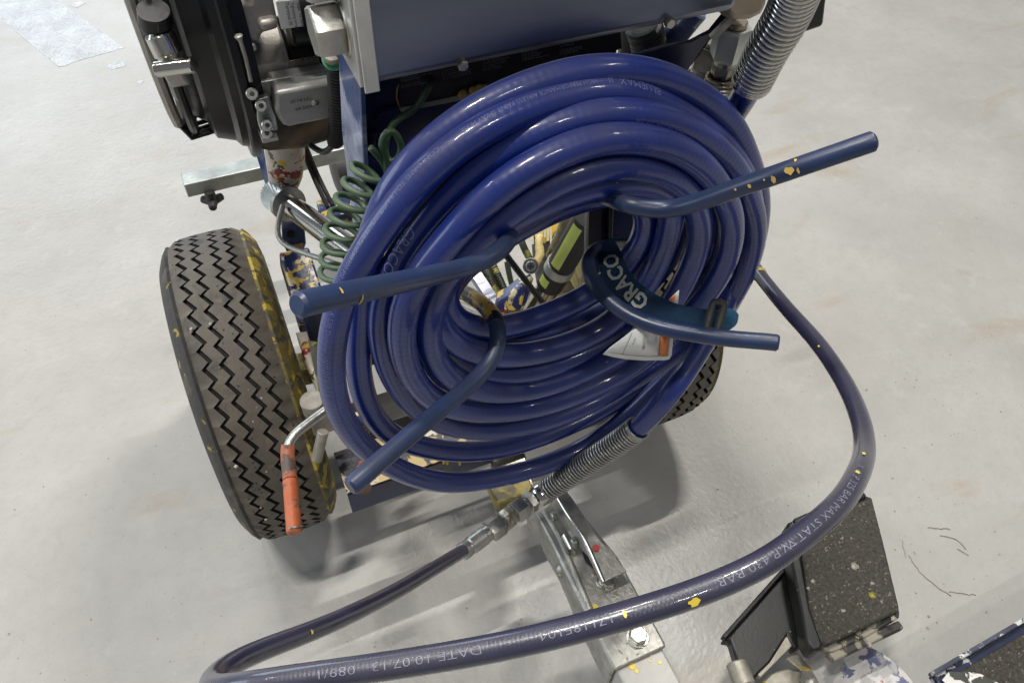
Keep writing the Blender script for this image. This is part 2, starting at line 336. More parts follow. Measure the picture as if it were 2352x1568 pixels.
# ---------------------------------------------------------------- print on tubes
def textmesh(s,size,off=0,sub=False):
    cu=bpy.data.curves.new('t','FONT'); cu.body=s; cu.size=size; cu.resolution_u=2; cu.offset=off*size; ob=bpy.data.objects.new('t',cu); col.objects.link(ob)
    dg=bpy.context.evaluated_depsgraph_get(); me=ob.evaluated_get(dg).to_mesh()
    V=np.array([v.co[:] for v in me.vertices]) if len(me.vertices) else np.zeros((0,3)); F=[tuple(p.vertices) for p in me.polygons]
    if sub and len(V):
        bm=bmesh.new(); bm.from_mesh(me); bmesh.ops.triangulate(bm,faces=bm.faces)
        for _ in range(3):
            ee=[e for e in bm.edges if e.calc_length()>size*.16]
            if ee: bmesh.ops.subdivide_edges(bm,edges=ee,cuts=1); bmesh.ops.triangulate(bm,faces=[f for f in bm.faces if len(f.verts)>3])
        bm.verts.ensure_lookup_table(); V=np.array([v.co[:] for v in bm.verts]); F=[tuple(v.index for v in f.verts) for f in bm.faces]; bm.free()
    ob.evaluated_get(dg).to_mesh_clear(); bpy.data.objects.remove(ob); bpy.data.curves.remove(cu)
    return V,F
def print_on(P,r,s,txt,size,phi=0,rev=True,stretch=1.0,lift=.00025):
    """txt bent round the tube P (points), starting at arc length s"""
    L=np.concatenate([[0],np.cumsum(np.linalg.norm(np.diff(P,axis=0),axis=1))]); V,F=textmesh(txt,size,-.012,True); g=G()
    if not len(V): return g
    T=np.gradient(P,axis=0);T/=np.linalg.norm(T,axis=1)[:,None]
    out=[]
    cy=size*.35
    for x,y,_ in V:
        a=s-x*stretch if rev else s+x*stretch
        p=np.array([np.interp(a,L,P[:,k]) for k in range(3)]); t=nrm([np.interp(a,L,T[:,k]) for k in range(3)])
        e=CC-p; e=nrm(e-t*e.dot(t)); xx=-t if rev else t; yy=np.cross(e,xx)
        ang=(y-cy)/r+phi; out.append(p+(r+lift)*(math.cos(ang)*e+math.sin(ang)*yy))
    return g.add(out,F)
def arc_at(P,q):
    L=np.concatenate([[0],np.cumsum(np.linalg.norm(np.diff(P,axis=0),axis=1))])
    best=min(range(len(P)),key=lambda i:(lambda w_:(w_[0]-q[0])**2+(w_[1]-q[1])**2)(proj(P[i]))); return L[best]
def proj(p):
    c=CM.T@(np.array(p)-CC);return 1176+FOC*c[0]/-c[2],784-FOC*c[1]/-c[2]
def flat_text(txt,size,o,xd,yd):
    V,F=textmesh(txt,size); g=G()
    if len(V): g.add([np.array(o)+x*np.array(xd)+y*np.array(yd) for x,y,_ in V],F)
    return g
# ================================================================ HOSE COIL
HR=.0101
coil=thing('hose_coil','thick glossy blue spray hose wound in a hanging coil on four hooks','hose',(.2,.34,.39))
def D(pts,y):
    y=np.minimum(np.array(y)+.026,.379)
    return [PX(u,v,y=(y if np.isscalar(y) else np.interp(i/len(pts),[0,.25,.5,.75,1],y))) for i,(u,v) in enumerate(pts)]
LO={}
def turn(key,pts,y):
    P=smooth(catmull(D(pts,y),.006,True),14,True); LO[key]=P
    return link('hose_turn',G().tube(P,HR,20,True),M['hose'],coil,sm=0)
turn('A',[(1400,204),(1480,222),(1560,262),(1625,305),(1680,355),(1712,410),(1728,470),(1730,542),(1714,612),(1678,692),(1600,803),(1512,888),(1450,948),(1350,1023),(1225,1076),(1075,1107),(975,1100),(875,1057),(800,985),(765,900),(760,817),(769,742),(800,650),(847,567),(900,490),(960,412),(1020,357),(1090,306),(1175,263),(1290,222)],[.345,.345,.33,.33,.345])
turn('B',[(1400,158),(1490,167),(1575,198),(1640,243),(1690,300),(1722,380),(1742,450),(1738,530),(1705,640),(1640,740),(1560,820),(1475,885),(1350,957),(1225,1009),(1125,1034),(1025,1036),(917,1010),(860,962),(830,892),(821,817),(826,742),(832,660),(850,560),(885,460),(940,375),(1020,303),(1105,245),(1200,203),(1300,170)],[.365,.365,.35,.355,.365])
turn('C',[(1400,257),(1500,265),(1590,300),(1660,355),(1705,415),(1729,480),(1735,542),(1715,615),(1675,695),(1600,775),(1475,858),(1350,930),(1225,972),(1100,987),(1000,965),(935,915),(890,840),(872,742),(885,655),(932,567),(990,490),(1057,417),(1140,355),(1220,310),(1310,272)],[.33,.335,.335,.345,.33])
turn('D',[(1400,314),(1500,322),(1590,360),(1650,425),(1680,490),(1682,542),(1660,620),(1600,704),(1520,785),(1440,850),(1350,893),(1225,935),(1100,945),(1018,929),(962,890),(935,842),(920,780),(924,715),(955,640),(1022,560),(1090,480),(1162,417),(1240,368),(1320,332)],[.315,.32,.32,.315,.315])
turn('E',[(1400,376),(1480,382),(1550,410),(1597,460),(1610,520),(1607,560),(1585,620),(1540,700),(1460,785),(1350,848),(1225,893),(1120,900),(1050,880),(1000,830),(980,770),(982,715),(1010,650),(1060,585),(1150,500),(1265,420),(1330,392)],[.315,.325,.32,.325,.315])
turn('F',[(1400,416),(1475,418),(1530,442),(1545,480),(1534,542),(1510,610),(1460,690),(1400,745),(1325,785),(1225,813),(1130,818),(1045,792),(998,742),(988,690),(1018,632),(1085,556),(1170,500),(1250,462),(1330,431)],[.32,.335,.325,.335,.32])
turn('G',[(1400,424),(1450,440),(1488,480),(1481,542),(1450,600),(1400,645),(1350,682),(1240,730),(1175,750),(1120,759),(1062,750),(1029,724),(1013,688),(1020,650),(1062,590),(1140,528),(1240,472),(1330,438)],[.345,.355,.34,.345,.345])
turn('H',[(1400,345),(1500,350),(1580,390),(1640,470),(1648,560),(1590,650),(1500,730),(1400,785),(1308,826),(1225,853),(1120,858),(1040,830),(998,780),(995,715),(1035,640),(1110,560),(1200,480),(1300,400)],[.35,.35,.325,.35,.35])
turn('I',[(1400,440),(1500,450),(1560,500),(1545,580),(1480,660),(1400,715),(1300,755),(1225,778),(1130,788),(1050,770),(1016,725),(1035,640),(1130,560),(1230,500),(1320,460)],[.37,.37,.36,.36,.37])
turn('J',[(1400,300),(1520,330),(1620,400),(1665,500),(1650,600),(1580,700),(1480,800),(1360,880),(1225,925),(1100,930),(1000,890),(945,820),(905,760),(905,680),(960,580),(1050,470),(1150,390),(1280,325)],[.36,.36,.365,.37,.36])
# the end that leaves the bottom with a spring guard
tailpx=[(1700,500,.725),(1695,600,.735),(1665,700,.735),(1610,800,.725),(1545,895,.715),(1465,983,.755),(1350,1062,.80),(1250,1130,.838)]
TP=smooth(catmull([PX(u,v,d=d) for u,v,d in tailpx],.004),10,False)
link('hose_end',G().tube(TP,HR*.98,18),M['hose'],coil,sm=0)
i0=int(np.argmin([abs(proj(p)[0]-1468)+abs(proj(p)[1]-980) for p in TP]))
SG=TP[i0:]
link('spring_guard',G().helix(SG,HR+.0016,40,.00125,7,18,end=.07),M['steel'],coil,sm=60)
# the end that rises to the pump
leadpx=[(1850,-90,.50),(1838,-40,.52),(1824,0,.536),(1802,49,.552),(1764,112,.575),(1735,172,.60),(1712,215,.617),(1675,275,.645),(1640,335,.665),(1610,400,.68)]
LP=smooth(catmull([PX(u,v,d=d) for u,v,d in leadpx],.004),6,False)
link('hose_end',G().tube(LP,HR,18),M['hose'],coil,sm=0)
i1=int(np.argmin([abs(proj(p)[0]-1726)+abs(proj(p)[1]-195) for p in LP]))
link('spring_guard',G().helix(LP[:i1+1][::-1],HR+.0026,29,.0021,8,20,end=.10),M['chrome'],coil,sm=60)
# printing
def pr(key,q,txt,size,phi=0,mt='print',st=1.0,rev=None):
    P=LO[key]; P2=np.vstack([P,P,P]); L=np.linalg.norm(np.roll(P,-1,0)-P,axis=1).sum()
    s=arc_at(P,q)+L
    # the turns run clockwise in view, the text runs anticlockwise
    link('printing',print_on(P2,HR,s,txt,size,phi,True,st),M[mt],coil,sm=0)
pr('A',(1492,225),'BLUEMAX  II',.0075,-.72,st=1.0)
pr('A',(1352,210),'HIGH PERFORMANCE AIRLESS PAINT SPRAY HOSE',.0048,-.62,st=.82)
pr('A',(1078,314),'TUYAU HAUTE',.003,-.5)
pr('A',(1030,348),'CONFORMS TO UL1450 40D4671 CPL06 3300 PSI (227 bar)',.0046,-.62,st=1.0)
pr('A',(806,640),'WPR 3/8" X 53ft Diameter 10071221 BAR TSP 08',.0050,-.35,st=1.12)
pr('C',(1560,285),'MADE IN USA  US 206',.0050,.45)
pr('C',(960,522),'GRACO | P',.0115,-.35,st=.95)
# ================================================================ WHIP HOSE
whip=thing('whip_hose','thin dark navy whip hose looping across the front with pale lettering','hose',(.15,.2,.33))
WR=.0066
wpx=[(1700,560,.84),(1735,618,.80),(1800,700,.74),(1880,790,.68),(1940,880,.625),(1975,960,.575),(1986,1030,.53),(1970,1090,.48),(1925,1160,.44),(1850,1225,.412),(1760,1290,.396),(1640,1346,.386),(1500,1394,.380),(1350,1437,.380),(1200,1474,.383),(1050,1503,.388),(900,1527,.394),(750,1548,.402),(620,1566,.412),(540,1577,.425),(488,1578,.450),(492,1555,.475),(530,1525,.495),(600,1492,.52),(760,1430,.58),(900,1362,.665),(1000,1303,.74),(1068,1262,.80)]
WP=smooth(catmull([PX(u,v,d=d) for u,v,d in wpx],.004),10,False)
link('hose_line',G().tube(WP,WR,20),M['whip'],whip,sm=0)
for q,txt,st in [((1966,1092),'X W.P 325 BAR MAX STAT W.P 430 BAR',1.30),((1418,1420),'17118F104',1.35),((1118,1490),'DATE 10.07.13   089/1',1.42)]:
    link('printing',print_on(WP,WR,arc_at(WP,q),txt,.0054,-.05,False,st*1.1),M['print2'],whip,sm=0)
# yellow tape and paint chips on the whip hose
s0=arc_at(WP,(1738,625))
i=int(np.argmin([abs(proj(p)[0]-1738)+abs(proj(p)[1]-625) for p in WP]))
link('yellow_tape',G().tube(WP[i:i+3],WR+.0006,18),mat('ochre_tape',(.50,.36,.08),.5),whip,sm=0)
def chip_on(P,r,q,w_,h_,seed,phi=0):
    rr=np.random.default_rng(seed); s=arc_at(P,q); L=np.concatenate([[0],np.cumsum(np.linalg.norm(np.diff(P,axis=0),axis=1))]);T=np.gradient(P,axis=0)
    n=12; V=[]
    for k in range(n):
        a=2*math.pi*k/n; x=w_*math.cos(a)*rr.uniform(.6,1.15); y=h_*math.sin(a)*rr.uniform(.5,1.15)
        p=np.array([np.interp(s+x,L,P[:,j]) for j in range(3)]); t=nrm([np.interp(s+x,L,T[:,j]) for j in range(3)]); e=CC-p; e=nrm(e-t*e.dot(t)); yy=np.cross(e,t); an=y/r+phi
        V.append(p+(r+.0005)*(math.cos(an)*e+math.sin(an)*yy))
    return G().add(V,[tuple(range(n))])
for k,(q,w_,h_) in enumerate([((1590,1362),.0030,.0022),((1442,1410),.0010,.0022),((1968,1062),.003,.0012),((1955,1105),.002,.0016),((1905,800),.0015,.001),((700,1457),.0012,.002)]):
    link('paint_chip',chip_on(WP,WR,q,w_,h_,k,.5 if k==0 else -.1),mat('yellow_chip',(.72,.55,.06),.4) if k==0 else bpy.data.materials['yellow_chip'],whip,sm=0)
# fitting chain between whip hose and coil
A=PX(1066,1264,d=.80);B=PX(1250,1128,d=.838);ax=nrm(B-A);LL=np.linalg.norm(B-A)
fit=thing('hose_coupling','shiny zinc swivel coupling of hex nuts joining whip hose to spring guard','coupling',tuple(A))
link('crimp_ferrule',G().lathe(A-ax*.004,ax,[(0,.0075),(.001,.0092),(.008,.0092),(.009,.0086),(.012,.0086),(.013,.0094),(.030,.0094),(.031,.0085),(.036,.0085)],28),M['steel'],fit)
link('hex_nut',G().hexnut(A+ax*.032,ax,.017,.021,.3),M['steel'],fit)
link('hex_nut',G().hexnut(A+ax*.051,ax,.013,.019,.7),M['stain'],fit)
link('threaded_body',G().lathe(A+ax*.030,ax,[(0,.007),(.070,.0075)],20),M['steel'],fit)
link('hex_nut',G().hexnut(A+ax*.066,ax,.015,.022,.1),M['steel'],fit)
link('hex_nut',G().hexnut(A+ax*.084,ax,.009,.020,.5),M['steel'],fit)
e0=A+ax*.093
link('swivel_ball',G().lathe(e0,ax,[(0,.006),(.003,.0105),(.008,.0128),(.013,.0128),(.018,.0105),(.021,.007),(LL-.08,.007)],28),M['chrome'],fit)
# ================================================================ STRIPING MACHINE
mc=thing('line_striper','blue wheeled paint striping machine with hose hooks and paint splashed frame','machine',(.22,.7,0))
# hooks
def hook(pp,mt='rod',r=.0058,extra=None):
    P=smooth(catmull([PX(*q[:2],**({'d':q[2]} if q[2]>0 else {'y':-q[2]})) for q in pp],.004),5,False)
    return P,link('hose_hook',G().tube(P,r,22),M[mt],mc,sm=40)
P1,h1=hook([(681,701,-.232),(700,696,-.234),(850,663,-.255),(975,636,-.283),(1050,619,-.305),(1100,603,-.314),(1138,584,-.318),(1160,562,-.326),(1171,540,-.350),(1168,518,-.41),(1150,495,-.47)])
P2,h2=hook([(2010,323,-.243),(1990,330,-.244),(1801,395,-.262),(1687,434,-.280),(1607,463,-.295),(1526,482,-.310),(1445,471,-.320),(1408,458,-.340),(1385,450,-.375),(1370,446,-.43),(1362,444,-.47)])
P3,h3=hook([(1790,788,.570),(1770,785,.57),(1650,775,.566),(1525,754,.566),(1450,727,.570),(1400,692,.575),(1365,652,.583),(1350,617,.595),(1357,587,.61),(1385,568,.64),(1430,565,.68),(1470,560,.70)],r=.0060)
P4,h4=hook([(803,1119,-.243),(830,1096,-.247),(950,992,-.275),(1050,909,-.300),(1110,853,-.316),(1137,815,-.324),(1146,770,-.334),(1135,728,-.352),(1105,696,-.378),(1070,674,-.41),(1035,660,-.45)],r=.0062)
k=int(np.argmin([abs(proj(p)[0]-1142)+abs(proj(p)[1]-748) for p in P4]))
link('ochre_paint_coat',G().tube(P4[k:],.0065,22),M['rodpaint'],h4,sm=40)
def mk(P,r,q,w_,h_,sd,m='ochre_paint0',phi=0):
    link('paint_spot',chip_on(P,r,q,w_,h_,sd,phi),M['spot'],mc,sm=0)
M['spot']=mat('ochre_spot',(.60,.40,.10),.4)
for k,(q,a,b) in enumerate([((1812,391),.0031,.0026),((1784,402),.0012,.0030),((1830,383),.0010,.0010),((1830,398),.0008,.0020),((1735,420),.0010,.0016),((1770,404),.0007,.0007),((1700,436),.0008,.0008)]): mk(P2,.0058,q,a,b,20+k,phi=[0,.35,-.75,.35,.2,.1,.1][k])
for k,(q,a,b) in enumerate([((803,668),.0008,.0034),((762,686),.0007,.0020)]): mk(P1,.0058,q,a,b,40+k,phi=[-.8,.3][k])
# steel cover box
link('cover_panel',G().box((.2185,.512,.885),(.259,.222,.176)),M['cover'],mc,bevel=.007)
link('lit_edge_strip',G().box((.0865,.50,.885),(.004,.20,.172)).box((.091,.3985,.884),(.009,.0022,.176)),M['coverLit'],mc,bevel=.0006)  # pale strips paint the lit left bend of the cover
for q in [(1060,146),(1535,50)]:
    p=PX(*q,y=.40); link('small_screw',G().hexnut(p+Y_*.001,-Y_,.005,.006),M['stain'],mc)
link('pump_block',G().plate([PX(*q,y=.425) for q in [(1660,30),(1672,46),(1690,53),(1724,51),(1750,38),(1763,22),(1767,0),(1768,-60),(1660,-60)]],Y_*.06),M['block'],mc,bevel=.006)
# big bolt on the left of the cover
p=PX(800,60,x=.088)
link('washer',G().cyl(p-X_*.0045,p+X_*.001,.0172,28),M['stain'],mc)
bn=link('big_hex_nut',G().hexnut(p-X_*.004,-X_,.0175,.0275,.25),M['steel'],mc)
p2=p+Z_*.030+Y_*.006
link('washer',G().cyl(p2-X_*.0045,p2+X_*.001,.0172,28),M['stain'],mc)
link('big_hex_nut',G().hexnut(p2-X_*.004,-X_,.0175,.0275,.1),M['steel'],mc)
# body
YB=.46
link('front_panel',G().plate([PX(*q,y=YB) for q in [(822,150),(824,216),(836,440),(850,560),(1171,536),(1315,498),(1357,470),(1350,640),(1480,640),(1560,400),(1436,160),(1417,130),(1425,60)]],Y_*.012),M['navy'],mc,bevel=.002)
link('side_panel',G().plate([PX(*q,x=.0905) for q in [(822,150),(826,216),(838,440),(846,560),(816,560),(785,300),(775,90),(777,40)]],X_*.004),M['blue'],mc,bevel=.001)
link('front_strut',G().plate([PX(*q,y=.452) for q in [(1355,440),(1350,640),(1378,640),(1388,430)]],Y_*.006).plate([PX(*q,y=.448) for q in [(1402,430),(1396,640),(1404,640),(1412,430)]],Y_*.01),M['blk'],mc,bevel=.001)
gs=G().plate([PX(*q,y=.445) for q in [(1451,130),(1530,108),(1590,96),(1640,70),(1668,40),(1672,30),(1560,190),(1500,240)]],Y_*.004)
link('gusset_plate',gs,M['navy'],mc,bevel=.001)
link('frame_tube',G().tube([PX(1600,20,y=.49),PX(1520,118,y=.50)],.011,16),M['blue'],mc)
link('frame_edge',G().beam(PX(1634,88,y=.436),PX(1688,34,y=.432),.004,.005),M['beige'],mc)
link('rubber_boot',G().helix([PX(1478,60,y=.50),PX(1486,85,y=.50),PX(1496,130,y=.50)],.012,7,.0035,8,16).tube([PX(1478,60,y=.50),PX(1496,130,y=.50)],.012,16),M['blkr'],mc)
link('cylinder_body',G().tube([PX(1462,40,y=.52),PX(1458,150,y=.52)],.015,20),M['panblk'],mc)
# label sheet with rows of small print
lab=link('warning_sheet',G().plate([PX(*q,y=YB-.0012) for q in [(915,180),(1425,60),(1428,112),(1165,196),(1100,210),(917,247)]],Y_*.001),mat('black_sheet',(.018,.018,.020),.4,0,.2,40),mc)
gt=G(); rr=random.Random(3)
for row in range(11):
    z=.760-row*.0016+.012
    for cx in range(5):
        xx=.125+cx*.030
        L_=rr.uniform(.5,1)*.022
        if rr.random()<.85:
            x=xx
            while x<xx+L_:
                l=rr.uniform(.0008,.003); gt.plate([(x,YB-.0014,z),(x+l,YB-.0014,z),(x+l,YB-.0014,z+.0007),(x,YB-.0014,z+.0007)],(0,.0001,0)); x+=l+.0006
link('small_print',gt,mat('grey_ink',(.16,.16,.165),.5),lab,kind='stuff',sm=0)
link('metal_trim',G().plate([PX(*q,y=YB-.002) for q in [(917,249),(922,258),(1165,210),(1200,196),(1195,190)]],Y_*.002),M['beige'],mc)
gy=G()
for q,r in [((1062,216),.0035),((1085,207),.003),((1100,203),.0035),((1112,201),.0028)]:
    p=PX(*q,y=YB-.003); gy.lathe(p,-Y_,[(0,r),(.001,r*.8),(.0014,r*.3)],10)
p=PX(913,212,y=YB-.003); gy.plate([PX(*q,y=YB-.003) for q in [(916,192),(913,205),(911,220),(914,232),(918,249),(914,240),(909,224),(910,205)]],-Y_*.0008)
link('yellow_paint_drops',gy,mat('ochre_paint',(.58,.40,.09),.4),mc,kind='stuff')
link('recess_rib',G().tube([PX(*q,y=YB-.001) for q in [(862,275),(872,258),(905,250),(915,248)]],.0035,8).tube([PX(*q,y=YB-.001) for q in [(857,300),(852,350)]],.003,8),M['navy'],mc)
t_=flat_text('Vi',.030,PX(985,330,y=YB-.0012),-nrm(X_),-Z_*1)
link('lettering',t_,mat('pale_lettering',(.5,.5,.52),.5),mc,sm=0)
# top right black box
link('black_side_box',G().plate([PX(*q,y=.56) for q in [(1850,-60),(1905,-60),(1899,0),(1892,58),(1884,64),(1846,77),(1834,70),(1836,30)]],Y_*.02),M['blk'],mc,bevel=.003)
# vertical fittings under pump block
def stack(u,v,y,items):
    p=PX(u,v,y=y)
    for (kind,h,a,mt) in items:
        if kind=='n': link('hex_nut',G().hexnut(p,-Z_,h,a,.35),M[mt],mc)
        elif kind=='c': link('fitting_collar',G().cyl(p,p-Z_*h,a/2),M[mt],mc)
        elif kind=='s':
            q=p-Z_*h; link('spring_guard',G().helix(catmull([p+Z_*.004,p-Z_*h/2,q],.004),a/2,int(h/.0034),.0016,6,16),M[mt],mc,sm=60)
            link('hose_core',G().cyl(p,q,a/2-.002),M['stain'],mc); 
        p=p-Z_*h
stack(1692,46,.448,[('c',.005,.018,'block'),('n',.026,.026,'galv'),('c',.006,.019,'stain'),('n',.014,.018,'stain'),('s',.075,.0235,'stain')])
stack(1640,88,.475,[('c',.004,.024,'stain'),('n',.020,.030,'stain'),('c',.008,.026,'beige'),('n',.024,.029,'block'),('c',.006,.030,'stain'),('c',.035,.026,'beige')])
# wheels
def tyre_mesh():
    R=.2075; hw=.044; n=60; per=4; m=n*per
    ofs=[0,.62,.70,1.0]; amps=[-1,1,.9,-.9]           # long slope, short step
    cols=[(-.044,0,0)]
    gr=(-.0295,-.0110,.0105,.0280); gwid=.0026
    for c in gr: cols+= [(c-gwid,0,1),(c-gwid+.0006,1,1),(c+gwid-.0006,1,1),(c+gwid,0,1)]
    cols+=[(.044,0,0)]
    V=[];F=[];mi=[]
    side=[(.0475,.2010),(.0530,.1945),(.0605,.180),(.0635,.160),(.058,.135),(.048,.112),(.044,.105)]
    prof_n=len(side)*2+len(cols)
    for i in range(m):
        q=i%per; blk=i//per; th=2*math.pi*(blk+ofs[q])/n if q<3 else 2*math.pi*(blk+.99)/n
        z=[-1,1,.8,-.8][q]
        th=2*math.pi*(blk+[0.0,.36,.70,.85][q])/n; z=[1,0,-1,0][q]
        def put(x,r): V.append((x,-r*math.cos(th),r*math.sin(th)))
        for x,r in reversed(side): put(-x,r)
        for (x,dp,zz) in cols:
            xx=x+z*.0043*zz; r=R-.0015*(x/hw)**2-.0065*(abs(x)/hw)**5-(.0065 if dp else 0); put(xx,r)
        for x,r in side: put(x,r)
    for i in range(m):
        j=(i+1)%m
        for k in range(prof_n-1):
            F.append((i*prof_n+k,i*prof_n+k+1,j*prof_n+k+1,j*prof_n+k))
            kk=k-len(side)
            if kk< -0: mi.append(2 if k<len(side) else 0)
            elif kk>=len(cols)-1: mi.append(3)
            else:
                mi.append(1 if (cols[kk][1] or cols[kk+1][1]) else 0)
    return V,F,mi
TV,TF,TM=tyre_mesh()
tm=bpy.data.meshes.new('tyre'); tm.from_pydata(TV,[],TF)
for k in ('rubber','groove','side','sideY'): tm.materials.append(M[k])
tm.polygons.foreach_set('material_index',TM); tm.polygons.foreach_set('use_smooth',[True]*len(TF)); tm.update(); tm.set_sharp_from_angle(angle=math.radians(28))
rg=G().lathe((-.044,0,0),X_,[(0,.02),(0,.1),(.002,.108),(.006,.104),(.02,.09),(.068,.09),(.082,.104),(.086,.108),(.088,.1),(.07,.03),(.09,.03),(.09,0.001)],40)
rim_me=bpy.data.meshes.new('rim'); rim_me.from_pydata(rg.v,[],rg.f); rim_me.materials.append(M['rim']); rim_me.polygons.foreach_set('use_smooth',[True]*len(rg.f)); rim_me.set_sharp_from_angle(angle=math.radians(35))
WH=[(-.053,.705,.2075),(.488,.668,.2075)]
base=ORG[mc.name]
stone_me=None
for wi,c in enumerate(WH):
    wo=bpy.data.objects.new('wheel',None); col.objects.link(wo); wo.parent=mc; wo.location=(np.array(c)-base).tolist(); wo.rotation_euler=(.7*wi,0,0)
    ty=bpy.data.objects.new('tyre',tm); col.objects.link(ty); ty.parent=wo
    ri=bpy.data.objects.new('rim',rim_me); col.objects.link(ri); ri.parent=wo
# stones stuck in the tread of the near wheel
gs=G()
for q in [(605,915),(580,965),(532,1078),(608,1080),(468,685),(600,1165),(614,1190),(395,590)]:
    # nearest point of the tread seen at that pixel
    best=None
    for a in np.linspace(.0,1.6,90):
        for x in np.linspace(-.034,.034,18):
            p=np.array([WH[0][0]+x,WH[0][1]-.2065*math.cos(a-.35),WH[0][2]+.2065*math.sin(a-.35)]); u,v=proj(p); dd=(u-q[0])**2+(v-q[1])**2
            if best is None or dd<best[0]: best=(dd,p)
    p=best[1]; r=random.uniform(.002,.0034)
    V=[p+r*np.array([random.uniform(.7,1)*a for a in d_]) for d_ in [(1,0,0),(-1,0,0),(0,1,0),(0,-1,0),(0,0,1),(0,0,-1)]]
    gs.add(V,[(0,2,4),(2,1,4),(1,3,4),(3,0,4),(2,0,5),(1,2,5),(3,1,5),(0,3,5)])
link('tread_stones',gs,M['stone'],mc,kind='stuff',sm=0)
# axle parts
link('axle_stub',G().beam(PX(640,858,y=.70),PX(745,838,y=.70),.032,.034),M['rim'],mc,bevel=.002)
link('axle_bar',G().beam((.02,.70,.215),(.42,.685,.215),.034,.034),M['panblk'],mc,bevel=.002)
link('axle_flange',G().box(PX(676,850,y=.69),(.014,.046,.046)),M['rim'],mc,bevel=.003)
# cross plate in front (angle section)
a0=np.array([.018,.470,.247]);a1=np.array([.42,.470,.247])
g=G().plate([a0,a1,a1-Z_*.047,a0-Z_*.047],Y_*.005)
cp=link('cross_plate',g,M['plateN'],mc,bevel=.0008)
link('cross_plate_top',G().plate([a0+Z_*.0005,a1+Z_*.0005,a1+Y_*.06+Z_*.0005,a0+Y_*.06+Z_*.0005],-Z_*.005),M['plateTop'],mc,bevel=.0006)
hp=PX(838,1122,z=.2480); link('painted_bolt_hole',G().cyl(hp,hp+Z_*.0006,.0085,18,.0002),mat('hole_shade',(.035,.022,.012),.8),mc)  # dark disc on the plate painted for the hole's shaded inside
gd=G()
for u,l in [(1020,8),(1028,14),(1045,12),(1056,30),(1066,24),(1076,14),(1170,8)]:
    p=PX(u,1070,y=.4695); p[2]=.246; gd.tube([p,p-Z_*l/1900*.7,p-Z_*l/1900*1.4],[.0012,.0014,.0018],8)
for k,u in enumerate(np.linspace(1395,1450,9)):
    p=PX(u,945-(u-1395)*.36,y=.4695); gd.lathe(p,-Y_,[(0,.004+.002*(k%3)),(.001,.002)],7,k)
link('yellow_paint_drips',gd,bpy.data.materials['ochre_paint'],mc,kind='stuff')
link('rear_channel',G().beam((.05,.60,.19),(.46,.60,.19),.05,.03),M['panblk'],mc,bevel=.002)
# ball mount for the tow coupler
link('tow_mount',G().beam(PX(1165,1060,z=.19),PX(1190,1150,z=.19),.045,.030),M['stain'],mc,bevel=.002)
link('tow_mount_end',G().box(PX(1170,1120,z=.205),(.050,.045,.026)),M['rim'],mc,bevel=.003)
# crank with orange sleeve
CP=smooth(catmull([PX(790,912,d=.85),PX(720,963,d=.842),PX(680,994,d=.838),PX(662,1014,d=.836),PX(661,1045,d=.835),PX(668,1120,d=.82),PX(676,1224,d=.80)],.004),4,False)
ck=link('crank_handle',G().tube(CP,.0052,16),M['steel'],mc,sm=40)
ks=int(np.argmin([abs(proj(p)[1]-1022) if proj(p)[0]<690 else 999 for p in CP])); km=int(np.argmin([abs(proj(p)[1]-1105) if proj(p)[0]<690 else 999 for p in CP]))
link('sleeve',G().tube(CP[ks:km+1],.0074,20,cap=True,flat=1),M['orangeW'],ck,sm=40)
link('sleeve',G().tube(CP[km:],.0076,20),M['orange'],ck,sm=40)
link('sleeve_ring',G().tube([PX(676.5,1208,d=.80)+np.array([.0,0,0]),PX(677,1212,d=.80)],.0079,20),M['stain'],ck)
link('crank_knob',G().lathe(PX(724,945,d=.885),Z_,[(0,.011),(.001,.0125),(.009,.0125),(.0095,.0105),(.012,.0105),(.0125,.013),(.022,.013),(.0225,.0125),(.0225,.001)],28),M['beige'],mc)
link('crank_bracket',G().plate([PX(*q,y=.52) for q in [(706,950),(800,925),(815,975),(722,1004)]],Y_*.02),M['dull'],mc,bevel=.002)
link('peg',G().cyl(PX(742,990,y=.508),PX(727,1056,y=.498),.0063,18),M['beige'],mc)
# splashed frame arm beside the near wheel
link('frame_arm',G().beam(PX(676,588,d=.98),PX(724,745,d=.93),.036,.030,up=Y_),M['splatB'],mc,bevel=.003)
link('frame_arm_lower',G().plate([PX(*q,y=.60) for q in [(688,690),(745,690),(748,790),(712,786)]],Y_*.02),M['navy'],mc,bevel=.003)
link('clevis',G().beam(PX(694,760,d=.985),PX(706,800,d=.985),.016,.014).tube([PX(704,800,d=.97),PX(716,842,d=.97),PX(734,880,d=.96),PX(742,900,d=.95)],.007,12),M['splatR'],mc,bevel=.002)
link('clevis_link',G().beam(PX(720,780,d=.95),PX(745,900,d=.94),.012,.012),M['olive'],mc)
hb_=link('hinge_plate',G().plate([PX(*q,y=.80) for q in [(646,500),(678,504),(700,524),(704,560),(692,592),(664,590),(650,560)]],Y_*.006),M['blue'],mc,bevel=.002)
p=PX(669,539,y=.798); link('painted_bolt_hole',G().cyl(p,p+Y_*.001,.0055,16,.0002),M['blk'],mc)  # black disc paints the shade inside the hole
link('red_paint_patch',G().plate([PX(*q,y=.797) for q in [(664,566),(696,560),(702,578),(690,590),(668,588)]],Y_*.003),M['splatR'],mc)
